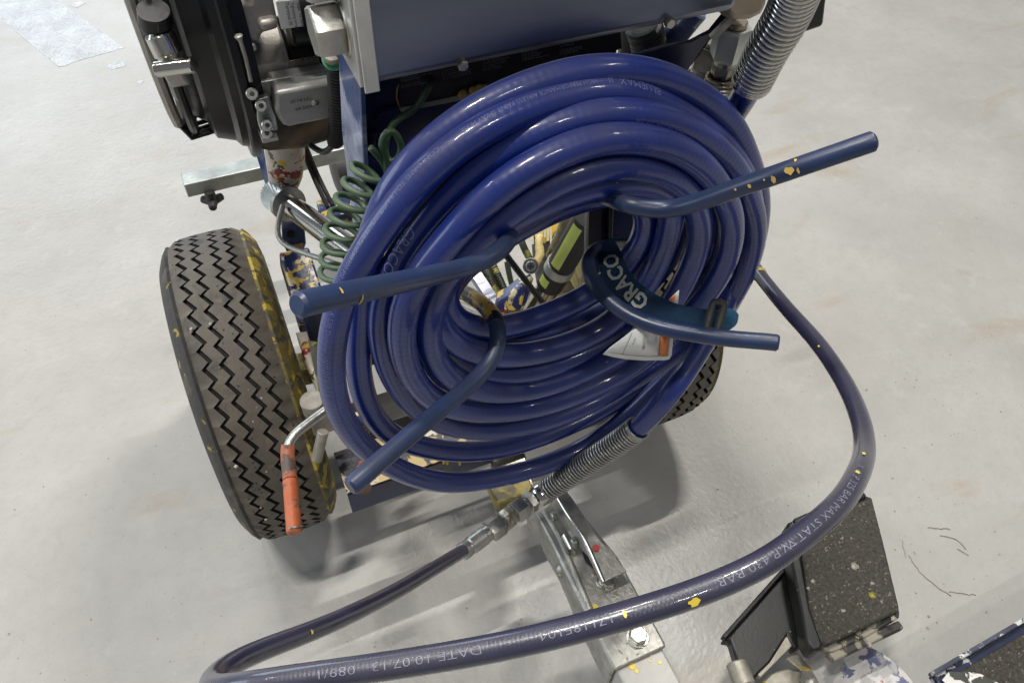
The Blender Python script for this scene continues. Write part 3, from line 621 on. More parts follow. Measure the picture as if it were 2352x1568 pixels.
# stainless intake tube and collar
T0=PX(625,438,d=.955);T1=PX(662,468,d=.925);T2=PX(830,592,d=.80);tx=nrm(T2-T1)
link('stainless_tube',G().cyl(T1-tx*.01,T2,.0128,32),M['chrome'],mc)
link('collar_ring',G().lathe(T1-tx*.004,tx,[(0,.019),(.001,.0205),(.007,.0205),(.008,.018)],36),M['steel'],mc)
kg=G().lathe(T1-tx*.034,tx,[(0,.014),(.004,.0185),(.030,.0195)],36)
for k in range(34):
    a=2*math.pi*k/34; n=nrm(np.cross(tx,Z_));b=np.cross(tx,n)
    pts=[T1-tx*.033+tx*s+(.0183+.0010*s/.03)*(math.cos(a+s*14)*n+math.sin(a+s*14)*b) for s in np.linspace(.002,.029,6)]
    kg.tube(pts,.0008,5,flat=1)
link('knurled_collar',kg,M['galv'],mc)
link('wire_bail',G().tube(smooth(catmull([PX(650,470,d=.90),PX(642,498,d=.90),PX(637,528,d=.90),PX(643,552,d=.895),PX(665,568,d=.885),PX(700,582,d=.87),PX(760,602,d=.84),PX(800,616,d=.82)],.004),3,False),.0030,12),M['dull'],mc)
link('pump_lower',G().tube([PX(655,300,d=.90),PX(655,350,d=.92),PX(655,400,d=.94),PX(650,440,d=.955)],[.021,.022,.0195,.015],20),M['splatR'],mc)
link('thin_bracket',G().plate([PX(*q,d=.98) for q in [(582,335),(605,335),(618,425),(611,428)]],Y_*.003),M['blue'],mc)
for a,b in [((692,335),(754,478)),((702,335),(765,474))]:
    link('black_cable',G().tube(smooth(catmull([PX(*a,d=.92),PX((a[0]+b[0])/2-3,(a[1]+b[1])/2,d=.96),PX(*b,d=.93)],.01),2,False),.0027,10),M['blkr'],mc)
link('black_cable',G().tube(smooth(catmull([PX(762,250,d=.70),PX(768,300,d=.72),PX(765,335,d=.74),PX(745,352,d=.76),PX(715,335,d=.80)],.006),6,False),.0030,10),M['blkr'],mc)
link('corrugated_cable',G().helix(catmull([PX(768,95,d=.63),PX(772,170,d=.66),PX(776,260,d=.70),PX(770,330,d=.74)],.004),.006,34,.0016,6,12).tube([PX(768,95,d=.63),PX(772,170,d=.66),PX(776,260,d=.70),PX(770,330,d=.74)],.006,12),M['blkr'],mc)
link('splashed_crossbar',G().beam(PX(735,500,d=1.0),PX(900,462,d=1.0),.04,.025),M['splatB'],mc,bevel=.003)
# rear bar, knob, caster
q0=PX(427,440,y=1.03);q1=PX(610,404,y=1.03)
bx=G().box(((q0[0]+.42)/2,1.045,q0[2]),(.42-q0[0],.030,.024))
link('galvanised_bar',bx,M['galv'],mc,bevel=.0015)
gk=G()
for k in range(3):
    a=k*2.094+.4; c0=PX(488,462,y=1.03); gk.tube([c0,c0+.018*np.array([math.cos(a),math.sin(a),0])],[.008,.006],10)
gk.cyl(PX(488,462,y=1.03)-Z_*.004,PX(488,462,y=1.03)+Z_*.02,.008,14)
link('clamp_knob',gk,M['blkr'],mc)
link('caster_wheel',G().lathe(PX(765,400,y=1.12),X_,[(0,.03),(.004,.045),(.035,.045),(.04,.03)],28),M['blkr'],mc)
# engine -----------------------------------------------------------------
ey,ez=.78,.74
def ering(x0,prof,name,mt,seg=64,parent=None): return link(name,G().lathe((x0,ey,ez),X_,prof,seg),M[mt],parent or mc,sm=30)
eng=ering(-.004,[(0,.12),(.0,.160),(.004,.170),(.020,.176),(.024,.182),(.030,.184)],'engine_housing','blk')
ering(.026,[(0,.15),(0,.193),(.002,.195),(.008,.195),(.010,.187),(.020,.185),(.022,.12)],'housing_flange','blk')
# recoil cage: ring slats
cg=G(); cx0,cx1=-.030,-.004; 
for k in range(7):
    a=math.radians(-92+k*6.5); r0,r1=.150,.163
    p0=np.array([cx0,ey-r0*math.cos(a),ez+r0*math.sin(a)]);p1=np.array([cx1+.002,ey-r1*math.cos(a),ez+r1*math.sin(a)]); cg.tube([p0,(p0*.45+p1*.55)+np.array([-.008,-.008*math.cos(a),.008*math.sin(a)]),p1],.0026,6,flat=1)
link('cage_slats',cg,M['blk'],mc,kind='stuff')
ring=[np.array([cx0,ey-.150*math.cos(a),ez+.150*math.sin(a)]) for a in np.linspace(0,2*np.pi,60)[:-1]]
link('cage_rim',G().tube(ring,.005,8,True),M['dull'],mc)
ring=[np.array([-.018,ey-.160*math.cos(a),ez+.160*math.sin(a)]) for a in np.linspace(0,2*np.pi,60)[:-1]]
link('cage_rim',G().tube(ring,.004,8,True),M['blk'],mc)
link('engine_core',G().lathe((-.034,ey,ez),X_,[(0,.02),(.001,.10),(.006,.125),(.014,.140),(.024,.150),(.032,.155)],56),M['blk'],mc,sm=50)
link('exhaust_tube',G().cyl(PX(360,160,d=.672),PX(446,149,d=.655),.0060,24),M['chrome'],mc)
link('oil_cap',G().lathe(PX(352,24,d=.672),nrm(PX(362,68,d=.685)-PX(352,24,d=.672)),[(0,.0115),(.010,.0125),(.011,.011),(.013,.0115),(.017,.0115)],28),M['blk'],mc)
link('bright_filter',G().cyl(PX(362,70,d=.680),PX(392,132,d=.684),.0112,28,.003),M['chrome'],mc)
link('white_lever',G().beam(PX(386,181,d=.70),PX(432,172,d=.69),.010,.014),M['dull'],mc,bevel=.003)
for q,dd in [((585*0+586-0,101),.70),((540,270),.80),((527,287),.80)]:
    link('small_bolt',G().hexnut(PX(*q,d=dd-.01),-X_,.008,.009).cyl(PX(*q,d=dd-.01)-X_*.012,PX(*q,d=dd-.01),.0028,10),M['steel'],mc)
# brown pan
link('engine_pan',G().plate([PX(*q,y=.66) for q in [(548,255),(556,322),(575,342),(620,352),(700,345),(775,322),(778,240),(700,250)]],Y_*.12),M['panblk'],mc,bevel=.006)
# starter and solenoid
def xcyl(u0,v0,u1,y,r,name,mt,seg=36,ch=.002):
    a=PX(u0,v0,y=y); b=a.copy(); 
    # run along X to reach pixel column u1
    t=0
    while proj(b)[0]<u1 and t<400: b=b+X_*.001; t+=1
    return link(name,G().cyl(a,b,r,seg,ch),M[mt],mc),a,b
xcyl(655,40,760,.62,.0235,'solenoid','blk')
so,a_,b_=xcyl(655,132,775,.66,.034,'starter_motor','blk')
xcyl(574,146,652,.66,.037,'starter_collar','dull')
link('starter_casting',G().plate([PX(*q,y=.60) for q in [(546,16),(572,6),(572,-30),(622,-30),(634,28),(642,68),(600,80),(598,100),(568,96),(556,60)]],Y_*.05).plate([PX(*q,y=.592) for q in [(593,52),(640,44),(642,64),(598,80)]],Y_*.02),M['dull'],mc,bevel=.004)
sl=PX(633,4,y=.597)
lbq=[(633,4),(686,-1),(698,61),(646,68)]
lb=link('white_sticker',G().plate([PX(*q,y=.593) for q in lbq],Y_*.001),M['white'],mc,bevel=.0003)
o_=PX(690,57,y=.5922); xd=nrm(PX(684,4,y=.5922)-o_); yd=np.cross(-Y_,xd)
for k,tx_ in enumerate(['max. 10 Nm','Tightening torque','Terminal 30']):
    # lettering runs up the sticker
    oo=PX(678-0*k,6+2,y=.5922); oo=PX(681-k*13.5,7,y=.5922); xx=nrm(PX(692-k*13.5,60,y=.5922)-PX(681-k*13.5,7,y=.5922)); yy=np.cross(-Y_,xx)
    link('lettering',flat_text(tx_,.0042 if k!=1 else .0034,oo,xx*.9,-yy*-1),M['ink'],lb,sm=0)
lb2=link('motor_label',G().plate([PX(*q,y=.620) for q in [(662,142),(730,129),(738,152),(664,168)]],Y_*.001),M['beige'],mc)
oo=PX(728,137,y=.6192); link('lettering',flat_text('MAHLE',.0075,PX(694,141,y=.6185),X_,Z_),M['ink'],lb2,sm=0)
# control box and bracket
link('bracket_plate',G().plate([PX(*q,y=.604) for q in [(582,191),(766,160),(768,188),(650,208),(632,222),(600,226),(575,222),(573,205)]],Y_*.004),M['steel'],mc,bevel=.0008)
cb=link('control_box',G().plate([PX(*q,y=.585) for q in [(632,213),(766,189),(771,268),(764,273),(664,293),(652,290),(642,277),(634,262)]],Y_*.035),mat('grey_cast_lid',(.36,.355,.33),.45,.6,.1,60,.1,300),mc,bevel=.003)
link('lettering',flat_text('12V 01 21',.0045,PX(735,226,y=.5845),-X_,-Z_).add(*flat_text('1430591',.0045,PX(735,246,y=.5845),-X_,-Z_).__dict__.values().__iter__().__class__ and ([],[])) if False else flat_text('T2Y.A1.20',.0042,PX(716,222,y=.5845),-X_,-Z_),M['ink'],cb,sm=0)
link('lettering',flat_text('14305 8A',.0042,PX(722,240,y=.5845),-X_,-Z_),M['ink'],cb,sm=0)
link('rivet',G().cyl(PX(721,237,y=.5835),PX(721,237,y=.59),.0022,12),M['steel'],cb); link('rivet',G().cyl(PX(727,236,y=.5842),PX(727,236,y=.59),.0022,12),M['ink'],cb)
link('bracket_arm',G().plate([PX(*q,y=.594) for q in [(588,230),(615,222),(632,262),(638,300),(600,306),(592,280)]],Y_*.006),M['galv'],mc,bevel=.001)
link('bracket_foot',G().plate([PX(*q,y=.586) for q in [(602,321),(638,315),(640,322),(604,330)]],Y_*.02),M['steel'],mc)
for q in [(579,216),(600,243),(614,288),(613,306)]:
    link('socket_bolt',G().cyl(PX(*q,y=.580),PX(*q,y=.600),.0048,18),M['steel'],mc)
    link('bolt_socket',G().cyl(PX(*q,y=.5795),PX(*q,y=.581),.0024,6),M['ink'],mc)
link('dip_rod',G().tube([PX(546,80,d=.66),PX(552,95,d=.662),PX(563,130,d=.67),PX(577,190,d=.68)],[.0035,.0016,.0016,.0016],10),M['dull'],mc)
link('red_wire',G().tube([PX(768,60,d=.60),PX(768,125,d=.64)],.003,8),mat('red_wire',(.5,.05,.04),.4),mc)
link('cable_gland',G().cyl(PX(762,118,d=.63),PX(764,132,d=.64),.008,18),M['beige'],mc); link('green_ring',G().cyl(PX(764,134,d=.635),PX(765,138,d=.64),.0084,18),mat('green_ring',(.06,.30,.14),.4),mc)
# coiled green cable
gc=G().tube(smooth(catmull([PX(1003,170,d=.62),PX(985,200,y=.44),PX(962,240,y=.44),PX(938,262,y=.44),PX(912,272,y=.44),PX(897,292,y=.44),PX(885,330,y=.435),PX(886,362,y=.43),PX(902,374,y=.425),PX(920,358,y=.42),PX(922,330,y=.42),PX(905,300,y=.42),PX(887,300,y=.42),PX(875,325,y=.42),PX(885,360,y=.42),PX(893,400,y=.42)],.003),3,False),.0024,12)
gc.tube(smooth(catmull([PX(850,338,y=.42),PX(868,356,y=.42),PX(886,385,y=.425),PX(893,410,y=.43)],.003),3,False),.0024,12)
hp_=smooth(catmull([PX(862,376,y=.42),PX(842,412,y=.42),PX(822,448,y=.42),PX(805,488,y=.42),PX(790,530,y=.42),PX(782,570,y=.42),PX(778,605,y=.42),PX(775,650,y=.42)],.003),6,False)
gc.helix(hp_,.0130,8.5,.0022,10,28)
link('coiled_cable',gc,M['green'],mc,sm=60)
# things seen through the coil
A0=PX(1352,500,d=.86);B0=PX(1262,655,d=.95);ab=nrm(B0-A0);l0=np.linalg.norm(B0-A0)
pc=link('filter_cylinder',G().cyl(A0,B0,.0165,36),M['blkr'],mc)
def cylpatch(p,ax,r,s0,s1,a0,a1,n=10):
    e=CC-p;e=nrm(e-ax*e.dot(ax));b=np.cross(ax,e);V=[]
    for k in range(n+1):
        a=a0+(a1-a0)*k/n
        for s in (s0,s1): V.append(p+ax*s+r*(math.cos(a)*e+math.sin(a)*b))
    return G().add(V,[(2*k,2*k+1,2*k+3,2*k+2) for k in range(n)])
link('yellow_tape_strip',cylpatch(A0,ab,.0168,.006,l0*.62,-.05,.75),M['yl'],pc)
link('clamp_band',G().lathe(A0+ab*l0*.66,ab,[(0,.0172),(0,.0182),(.013,.0182),(.013,.0172)],36),M['galv'],pc)
link('yellow_tape_strip',cylpatch(A0,ab,.0168,l0*.82,l0*.93,.1,1.0),M['yl'],pc)
link('chrome_cylinder',G().cyl(B0-ab*.002,B0+ab*.07,.0145,36,.003),M['chrome'],mc)
sp_=PX(1219,611,d=.84); link('cross_head_screw',G().cyl(sp_,sp_+nrm(sp_-CC)*.012,.0055,16).cyl(sp_+nrm(sp_-CC)*.006,sp_+nrm(sp_-CC)*.008,.009,18),M['steel'],mc)
vd=nrm(sp_-CC); sd=nrm(np.cross(vd,Z_)); link('screw_slot',G().box(sp_-vd*.0003,(.007,.0014,.001),(sd,np.cross(vd,sd),vd)).box(sp_-vd*.0005,(.0014,.007,.001),(sd,np.cross(vd,sd),vd)),M['ink'],mc)
link('push_rod',G().tube([PX(1150,570,d=.72),PX(1250,700,d=.80)],.0032,12),M['blk'],mc)
link('yellow_caked_hose',G().tube(catmull([PX(1240,540,d=.98),PX(1238,562,d=.97),PX(1240,585,d=.96),PX(1228,612,d=.95)],.004),[.0045,.005,.0055,.0048,.0058,.0055,.006,.005,.0058,.005,.0055,.005,.005,.005,.005,.005,.005,.005,.005,.005,.005,.005][:len(catmull([PX(1240,540,d=.98),PX(1238,562,d=.97),PX(1240,585,d=.96),PX(1228,612,d=.95)],.004))] if len(catmull([PX(1240,540,d=.98),PX(1238,562,d=.97),PX(1240,585,d=.96),PX(1228,612,d=.95)],.004))<=22 else .0055,12),mat('cream_yellow_paint',(.62,.50,.20),.5,0,.3,80,.6,90),mc)
link('drip_plate',G().plate([PX(*q,d=1.02) for q in [(1196,500),(1296,478),(1300,520),(1282,570),(1255,560),(1236,555),(1214,535)]],Y_*.006),M['splatY'],mc)
gr=G()
for k in range(9):
    u=1208+k*7; gr.tube([PX(u,505,d=1.0),PX(u+2,545+8*(k%3),d=1.0)],.0016,6,flat=1)
link('paint_drips',gr,mat('cream_paint',(.66,.60,.42),.45),mc)
def ribbed(a,b,d0,d1,r,mt,turns):
    P=catmull([PX(*a,d=d0),PX((a[0]+b[0])/2+1,(a[1]+b[1])/2,d=(d0+d1)/2),PX(*b,d=d1)],.004)
    link('ribbed_hose',G().tube(P,r,12).helix(P,r,turns,.0012,6,12),M[mt],mc,sm=60)
ribbed((1306,490),(1264,590),.93,.98,.0058,'brown',20)
ribbed((1115,618),(1150,705),.98,.95,.0050,'olive',20); ribbed((1131,608),(1172,700),.99,.96,.0045,'olive',18)
for pts,r in [([(1190,520),(1200,560),(1222,605)],.0045),([(1164,600),(1172,640),(1184,680)],.0035)]:
    link('olive_hose',G().tube(catmull([PX(*q,d=.97) for q in pts],.006),r,10),M['olive'],mc)
link('grey_blue_arm',G().beam(PX(1090,628,d=.97),PX(1140,705,d=.95),.014,.010),M['blue'],mc)
link('splashed_bracket',G().plate([PX(*q,d=.93) for q in [(1136,700),(1165,684),(1200,655),(1206,670),(1198,712),(1165,722),(1142,718)]],np.array([.01,.02,0])),M['splatB'],mc,bevel=.003)
link('yellow_bracket',G().plate([PX(*q,d=.96) for q in [(1196,660),(1225,640),(1210,690),(1196,715)]],Y_*.01),M['splatY'],mc)
link('silver_rod',G().tube([PX(1000,680,d=.92),PX(1120,730,d=.88)],.0062,16),M['dull'],mc)
link('lower_tray',G().plate([PX(*q,d=.98) for q in [(1040,708),(1120,725),(1130,760),(1050,750)]],Y_*.01),M['splatY'],mc)
# undercarriage behind the coil on the right
link('right_wheel_bracket',G().box((.425,.56,.17),(.03,.05,.05)),M['olive'],mc,bevel=.002)
link('jack_leg',G().tube([(.06,.56,.26),(.055,.55,.16)],.010,14),M['splatB'],mc)
# ================================================================ STRAP
SP=smooth(catmull([PX(u,v,d=d) for u,v,d in [(1388,556,.63),(1400,590,.606),(1414,632,.598),(1437,664,.592),(1477,697,.585),(1537,724,.582),(1590,735,.583),(1640,738,.585),(1668,735,.595),(1684,718,.61)]],.003),6,False)
def ribbon(P,hw,th,mt,name,parent,tilt=0):
    T=np.gradient(P,axis=0); V=[];n=len(P)
    for i,p in enumerate(P):
        t=nrm(T[i]); e=CC-p;e=nrm(e-t*e.dot(t)); e=nrm(e+tilt*np.cross(t,e)); s=np.cross(e,t); h=hw if np.isscalar(hw) else np.interp(i/(n-1),np.linspace(0,1,len(hw)),hw)
        V+=[p+s*h+e*th,p+e*th*1.6,p-s*h+e*th,p-s*h-e*th,p-e*th*.4,p+s*h-e*th]
    F=[]
    for i in range(n-1):
        for k in range(6): F.append((i*6+k,i*6+(k+1)%6,(i+1)*6+(k+1)%6,(i+1)*6+k))
    F+= [(5,4,3,2,1,0),tuple((n-1)*6+k for k in range(6))]
    return link(name,G().add(V,F),mt,parent,sm=50)
st=thing('hose_strap','blue woven strap with silver lettering buckled round the right side of the hose coil','strap',tuple(PX(1537,724,d=.6)))
kk=int(np.argmin([abs(proj(p)[0]-1640) for p in SP]))
ribbon(SP[:kk+1],[.008,.0095,.0105,.0105,.0095,.0085],.0008,M['strap'],'strap_band',st)
ribbon(SP[kk-1:],[.0080,.0085,.0075,.004],.0016,M['fuzz'],'fuzzy_loop_end',st)
sb=arc_at(SP,(1478,700))
def print_ribbon(P,s,txt,size,th):
    L=np.concatenate([[0],np.cumsum(np.linalg.norm(np.diff(P,axis=0),axis=1))]);T=np.gradient(P,axis=0);V,F=textmesh(txt,size,.028);out=[]
    for x,y,_ in V:
        a=s-x*.92; p=np.array([np.interp(a,L,P[:,k]) for k in range(3)]);t=nrm([np.interp(a,L,T[:,k]) for k in range(3)]);e=CC-p;e=nrm(e-t*e.dot(t));xx=-t;yy=np.cross(e,xx)
        out.append(p+yy*(y-size*.36)+e*(th*1.6+.0004))
    return G().add(out,F)
link('lettering',print_ribbon(SP,arc_at(SP,(1488,704)),'GRACO',.0165,.0008),M['ink2'],st,sm=0)
bp_=PX(1643,728,d=.574); be=nrm(CC-bp_); bt=nrm(PX(1650,700,d=.58)-PX(1636,752,d=.58)); bs_=np.cross(be,bt)
gb=G(); rr_=[bp_+bt*.0105*a+bs_*.0038*b for a,b in [(-1,-.6),(-.8,-1),(.8,-1),(1,-.6),(1,.6),(.8,1),(-.8,1),(-1,.6)]]
gb.tube(catmull(rr_,.002,True),.0030,8,True); link('buckle',gb,M['blkr'],st)
# ================================================================ TAG
tg=thing('warning_tag','white hang tag with orange stripe and tiny characters tucked under the lower right hook','tag',tuple(PX(1460,790,y=.298)))
YT=.297
TGp=[(1385,814),(1400,800),(1457,757),(1500,735),(1545,745),(1546,780),(1543,815),(1537,825),(1528,827),(1480,828),(1440,825),(1410,820)]
def ty_(u): return YT+.006*max(0,(1440-u)/60)
link('tag_card',G().plate([PX(*q,y=ty_(q[0])) for q in TGp],Y_*.0006),M['white'],tg,sm=0)
link('orange_stripe',G().plate([PX(*q,y=YT-.0004) for q in [(1518,770),(1537,772),(1533,817),(1514,816)]],Y_*.0003),M['orl'],tg,sm=0)
gl=G()
for a,b in [((1400,809),(1440,815)),((1440,815),(1490,819)),((1490,819),(1534,817)),((1516,770),(1513,817)),((1534,817),(1538,772)),((1430,813),(1452,765))]:
    gl.tube([PX(*a,y=ty_(a[0])-.0005),PX(*b,y=ty_(b[0])-.0005)],.00018,4,flat=1)
link('printed_lines',gl,M['ink'],tg,sm=0)
oo=PX(1478,770,y=YT-.0005);xx=nrm(PX(1475,815,y=YT-.0005)-oo);yy=np.cross(-Y_,xx)
link('characters',flat_text('之其他任何損傷。',.0026,oo,xx,yy),M['ink'],tg,sm=0)
oo=PX(1458,776,y=YT-.0005);xx=nrm(PX(1449,800,y=YT-.0005)-oo);yy=np.cross(-Y_,xx)
link('characters',flat_text('守本产品。',.0018,oo,xx,yy),M['ink'],tg,sm=0)
link('tag_corner',G().plate([PX(*q,y=.312) for q in [(1538,688),(1560,667),(1557,702),(1545,700)]],Y_*.0006),M['white'],tg,sm=0)
link('orange_corner',G().plate([PX(*q,y=.3114) for q in [(1537,690),(1552,675),(1548,698)]],Y_*.0003),M['orl'],tg,sm=0)
# ================================================================ TOW HITCH
th=thing('tow_hitch','worn galvanised tow coupler with lever latch on a grey square tube','tow hitch',(.243,.2,.15))
ZT=.24
xl,xr=.2135,.2740
top=[(xl,.176),(xr,.176),(xr,.285),(.262,.345),(.256,.385),(.243,.402),(.222,.398),(.211,.375),(xl,.33)]
link('coupler_body',G().plate([(x,y,ZT) for x,y in top],-Z_*.006).plate([(xl-.001,y,z) for y,z in [(.178,ZT-.001),(.178,ZT-.058),(.245,ZT-.060),(.27,ZT-.050),(.30,ZT-.045),(.335,ZT-.052),(.372,ZT-.040),(.372,ZT-.001)]],X_*.004).plate([(xr+.001,y,z) for y,z in [(.178,ZT-.001),(.178,ZT-.058),(.26,ZT-.055),(.285,ZT-.03),(.285,ZT-.001)]],-X_*.004),M['coupler'],th,bevel=.0022)
link('ball_socket',G().lathe((.2335,.372,ZT-.045),Z_,[(0,.026),(.02,.028),(.035,.026),(.046,.018),(.050,.006)],28),M['coupler'],th)
link('pressed_rib',G().tube(catmull([(.222,.365,ZT),(.224,.33,ZT+.001),(.222,.29,ZT+.0005),(.2185,.24,ZT)],.006),.0035,10),M['coupler'],th)
link('side_bulge',G().lathe((xl-.001,.30,ZT-.020),-X_,[(0,.009),(.003,.007),(.005,.003)],16),M['coupler'],th)
for x,y in [(.2495,.262),(.2505,.196)]:
    p=np.array([x,y,ZT]); link('washer',G().cyl(p,p+Z_*.0016,.0118,24,.0003),M['steel'],th); link('hex_bolt',G().hexnut(p+Z_*.001,Z_,.0085,.017,.4),M['steel'],th)
p=np.array([.247,.293,ZT]); link('painted_latch_slot',G().plate([p+np.array([math.cos(a)*.009,math.sin(a)*.014,.0006]) for a in np.linspace(0,6.28,13)[:-1]],Z_*.0004),M['ink'],th)  # dark sheet on top paints the shade inside the slot
link('latch_tongue',G().tube([PX(1300,1225,z=.245),PX(1318,1262,z=.244)],[.007,.006],12),M['chrome'],th)
# lever
LV=[PX(*q) if False else PX(q[0],q[1],z=q[2]) for q in [(1270,1129,.285),(1296,1119,.285),(1330,1165,.283),(1367,1226,.280),(1440,1311,.272),(1383,1337,.272),(1352,1270,.277),(1330,1222,.280),(1300,1180,.283)]]
lev=link('latch_lever',G().plate(LV,-Z_*.002),M['steel'],th,bevel=.0008)
L1=[PX(1270,1129,z=.285),PX(1300,1180,z=.283),PX(1330,1222,z=.280),PX(1352,1270,z=.277),PX(1383,1337,z=.272)]
link('lever_flange',G().plate(L1+[L1[4]-Z_*.006,L1[3]-Z_*.008,L1[2]-Z_*.030,L1[1]-Z_*.034,L1[0]-Z_*.028],X_*.0022),M['steel'],th,bevel=.0008)
for q in [(1272,1185),(1318,1245)]:
    p=PX(*q,z=.262); link('lever_rivet',G().cyl(p-X_*.003,p+X_*.003,.0055,18),M['steel'],th)
link('lever_bead',G().tube(catmull([PX(1274,1130,z=.2855),PX(1304,1180,z=.2835),PX(1345,1240,z=.2800),PX(1388,1335,z=.2725)],.005),.0018,8),M['chrome'],th)
p=PX(1369,1258,z=.2785); link('red_dot',G().cyl(p,p+Z_*.0006,.0038,14,.0002),mat('red_dot',(.45,.05,.04),.5),lev)
link('stamping',flat_text('DEKSEL',.0045,PX(1362,1240,z=.2795),nrm(PX(1420,1318,z=.2745)-PX(1362,1240,z=.2795)),nrm(np.cross(Z_,PX(1420,1318,z=.2745)-PX(1362,1240,z=.2795)))),M['dull'],lev,sm=0) if False else None
link('square_tube',G().box(((xl+xr)/2+.0005,.00,ZT-.035),(xr-xl-.006,.40,.058)),M['greyp'],th,bevel=.003)
for q,r in [((1452,1529),.0035),((1462,1540),.0022),((1516,1520),.002),((1492,1517),.0012),((1440,1498),.0012)]:
    p=PX(*q,z=ZT-.0058); link('paint_spot',G().cyl(p,p+Z_*.0005,r,12,.0001),bpy.data.materials['yellow_chip'],th)
for q,r in [((1367,1393),.0030),((1285,1320),.001)]:
    p=PX(*q,z=ZT); link('paint_spot',G().cyl(p,p+Z_*.0005,r,12,.0001),bpy.data.materials['yellow_chip'],th)
# ================================================================ FOOT PEDAL
fp=thing('foot_pedal','black splattered foot pedal with brown gritty tread plate standing on the floor','foot pedal',tuple(PX(1900,1380,z=0)))
ZP=.165
link('tread_plate',G().plate([PX(*q,z=ZP) for q in [(2003,1141),(1990,1138),(1925,1165),(1829,1199),(1845,1290),(1858,1390),(1880,1470),(1893,1480),(1905,1478),(2058,1405),(2067,1400),(2064,1385),(2030,1245)]],-Z_*.010),M['grip'],fp,bevel=.0025)
M['basew']=mat('black_base_with_pale_wear',(.030,.028,.024),.55,0,.4,40,.4,120,splats=(((.26,.24,.19),38,.52,.05),((.40,.33,.08),60,.68,.02)))
link('tread_base',G().plate([PX(*q,z=ZP-.012) for q in [(2000,1150),(2067,1405),(2066,1416),(1985,1466),(1912,1498),(1894,1490),(1885,1475),(1838,1210)]],-Z_*.012),M['basew'],fp,bevel=.002)
link('tread_hinge',G().beam(PX(1905,1512,z=ZP-.02),PX(2066,1436,z=ZP-.02),.010,.012),M['basew'],fp,bevel=.002)
for k,(q_,r_,c_) in enumerate([((1964,1300),.0075,0),((2003,1339),.004,0),((2003,1366),.007,1),((1867,1334),.0045,0),((1856,1350),.003,0),((1937,1402),.004,0),((2052,1420),.006,0),((1999,1480),.004,0),((1894,1238),.002,1),((1977,1385),.0015,1)]):
    rr9=np.random.default_rng(k); p=PX(*q_,z=ZP+.0001); link('paint_blot',G().plate([p+np.array([math.cos(a)*r_*.75*rr9.uniform(.5,1.1),math.sin(a)*r_*.75*rr9.uniform(.5,1.1),0]) for a in np.linspace(0,6.28,14)[:-1]],Z_*.0006),M['blotw'] if not c_ else M['bloty'],fp,sm=0)
link('side_rib',G().plate([PX(*q,z=ZP+.004) for q in [(1808,1200),(1830,1190),(1842,1290),(1862,1400),(1890,1478),(1885,1492),(1866,1493),(1852,1470),(1840,1400),(1818,1290)]],-Z_*.03),M['gripblk'],fp,bevel=.003)
link('upper_hook',G().plate([PX(*q,z=ZP+.006) for q in [(1795,1222),(1822,1214),(1823,1190),(1900,1156),(1985,1128),(1992,1140),(1850,1200),(1835,1240),(1798,1240)]],-Z_*.02),M['gripblk'],fp,bevel=.002)
arm=[(1660,1468),(1735,1375),(1812,1296),(1850,1310),(1885,1385),(1860,1400),(1845,1480),(1825,1492),(1808,1460),(1770,1520),(1730,1560),(1720,1600),(1700,1580),(1690,1510),(1678,1470)]
link('pedal_arm',G().plate([PX(*q,z=.125) for q in arm],-Z_*.02),M['gripblk'],fp,bevel=.003)
link('arm_lip',G().beam(PX(1660,1466,z=.131),PX(1816,1290,z=.131),.005,.012),M['blk'],fp,bevel=.001)
link('arm_edge',G().beam(PX(1735,1548,z=.118),PX(1822,1462,z=.118),.012,.010),M['beige'],fp,bevel=.001)
link('pale_knob',G().tube([PX(1690,1520,z=.12),PX(1712,1575,z=.12)],[.0125,.0125],20),M['beige'],fp)
link('hinge_bracket',G().plate([PX(*q,z=.10) for q in [(1745,1570),(1770,1545),(1810,1533),(1838,1540),(1805,1510),(1830,1495),(1862,1530),(1886,1572),(1880,1600),(1750,1600)]],-Z_*.008),M['beige'],fp,bevel=.002)
p=PX(1850,1560,z=.102); link('hinge_bolt',G().hexnut(p,Z_,.008,.016,.2),M['steel'],fp)
p=PX(1978,1625,z=.09); 
link('splashed_disc',G().lathe(p-Z_*.010,Z_,[(0,.075),(.008,.078),(.012,.076),(.012,.02),(.018,.018)],48),M['wsplat'],fp)
link('pedal_post',G().cyl(PX(1900,1450,z=.0),np.array([*PX(1900,1450,z=0)[:2],.10]),.018,20),M['gripblk'],fp) if False else link('pedal_post',G().cyl(np.array([*PX(1850,1640,z=.1)[:2],0]),np.array([*PX(1850,1640,z=.1)[:2],.10]),.018,20),M['gripblk'],fp)
link('pedal_foot',G().cyl(np.array([*PX(1940,1330,z=.14)[:2],.0]),np.array([*PX(1940,1330,z=.14)[:2],.142]),.014,20),M['gripblk'],fp)
# ================================================================ FOOT BOARD
fb=thing('foot_board','blue edged foot board with gritty black anti-slip top in the lower right corner','foot board',tuple(PX(2250,1560,z=0)))
q=[PX(2140,1548,z=.10),PX(2352,1424,z=.10)]; u_=nrm(q[1]-q[0]); v_=np.cross(Z_,u_); v_=-v_
far=q[0]+u_*.34
link('board_tray',G().plate([q[0],far,far+v_*.26,q[0]+v_*.26],-Z_*.012),mat('blue_tray',(.014,.022,.055),.4,0,.3,25,.1,100,splats=(((.62,.62,.62),26,.62,.02),)),fb,bevel=.002)
link('grip_surface',G().plate([q[0]+u_*.018+v_*.012,far+v_*.012,far+v_*.25,q[0]+u_*.018+v_*.25],Z_*.003),M['grip'],fb,bevel=.001)
link('tray_lip',G().beam(q[0]-u_*.004+Z_*.006,far+Z_*.006,.005,.014),mat('splashed_lip',(.09,.10,.14),.35,.4,.3,25,.2,100,splats=(((.75,.75,.75),30,.50,.03),((.35,.1,.08),24,.68,.02))),fb,bevel=.001)
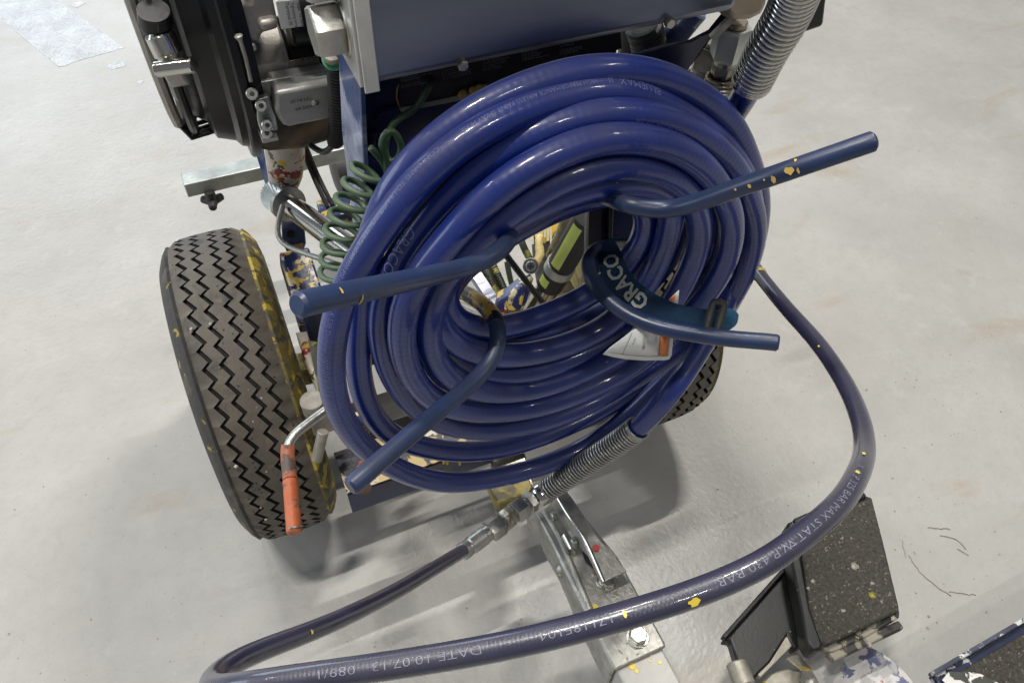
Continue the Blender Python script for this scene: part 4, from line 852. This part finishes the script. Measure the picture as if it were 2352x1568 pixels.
link('white_paint_crust',G().plate([q[0]+u_*a+v_*b+Z_*.0035 for a,b in [(.004,.01),(.02,.006),(.05,.022),(.07,.05),(.06,.09),(.03,.09),(.015,.05)]],Z_*.001),mat('white_crust',(.7,.69,.66),.5,0,.1,60,.8,90,splats=(((.05,.05,.045),70,.5,.03),)),fb,bevel=.0004)
link('board_leg',G().beam(q[0]+u_*.2+v_*.13-Z_*.10,q[0]+u_*.2+v_*.13-Z_*.012,.04,.04,up=X_),M['blk'],fb)
# ================================================================ FLOOR GRIT
gg=G()
def chip(x,y,r):
    n=random.randint(5,7); a0=random.random()*6; h=r*random.uniform(.25,.6); el=random.uniform(.5,1); ro=random.random()*3
    pts=[]
    for k in range(n):
        a=a0+2*math.pi*k/n; rr=r*random.uniform(.6,1.1); px_,py_=rr*math.cos(a),rr*el*math.sin(a); pts.append((x+px_*math.cos(ro)-py_*math.sin(ro),y+px_*math.sin(ro)+py_*math.cos(ro),0))
    gg.add([(a,b,.0002) for a,b,_ in pts]+[(x,y,h)],[(k,(k+1)%n,n) for k in range(n)])
for _ in range(330):
    u=random.uniform(0,2352);v=random.uniform(300,1568); p=PX(u,v,z=0)
    if random.random()<.5: u=random.uniform(1700,2352);v=random.uniform(800,1568);p=PX(u,v,z=0)
    chip(p[0],p[1],random.choice([.0008,.001,.0013,.0018]) )
for q,r in [((1845,1060*0+860),.002)]: pass
for q,r in [((1950,1085),.003),((2050,1098),.0025),((2133,1415),.003),((2130,1442),.003),((2100,1270),.003),((1868,1062),.002),((880,978),.003),((1990,895),.003)]:
    p=PX(*q,z=0); chip(p[0],p[1],r)
g=link('floor_grit',gg,M['dirt'],base=(0,0,0),kind='stuff',sm=0); tag(g,'brown grit and crumbs scattered over the floor','grit')
gw=G()
def fibre(pts):
    P=smooth(catmull([PX(u,v,z=.0008) for u,v in pts],.004),2,False); P=P+rng.normal(0,.0006,P.shape)*[1,1,0]; gw.tube(P,rng.uniform(.0004,.0008),4,flat=1)
fibre([(2088,1275),(2110,1310),(2150,1345),(2185,1368)]);fibre([(2180,1358),(2240,1366)]);fibre([(2160,1228),(2200,1240),(2218,1260)]);fibre([(2130,1212),(2180,1214)])
fibre([(2200,1260),(2225,1275)]);fibre([(2072,1240),(2080,1280)])
g=link('floor_fibres',gw,M['dirt'],base=(0,0,0),kind='stuff',sm=0); tag(g,'thin brown twig like scraps lying on the floor at right','scraps')
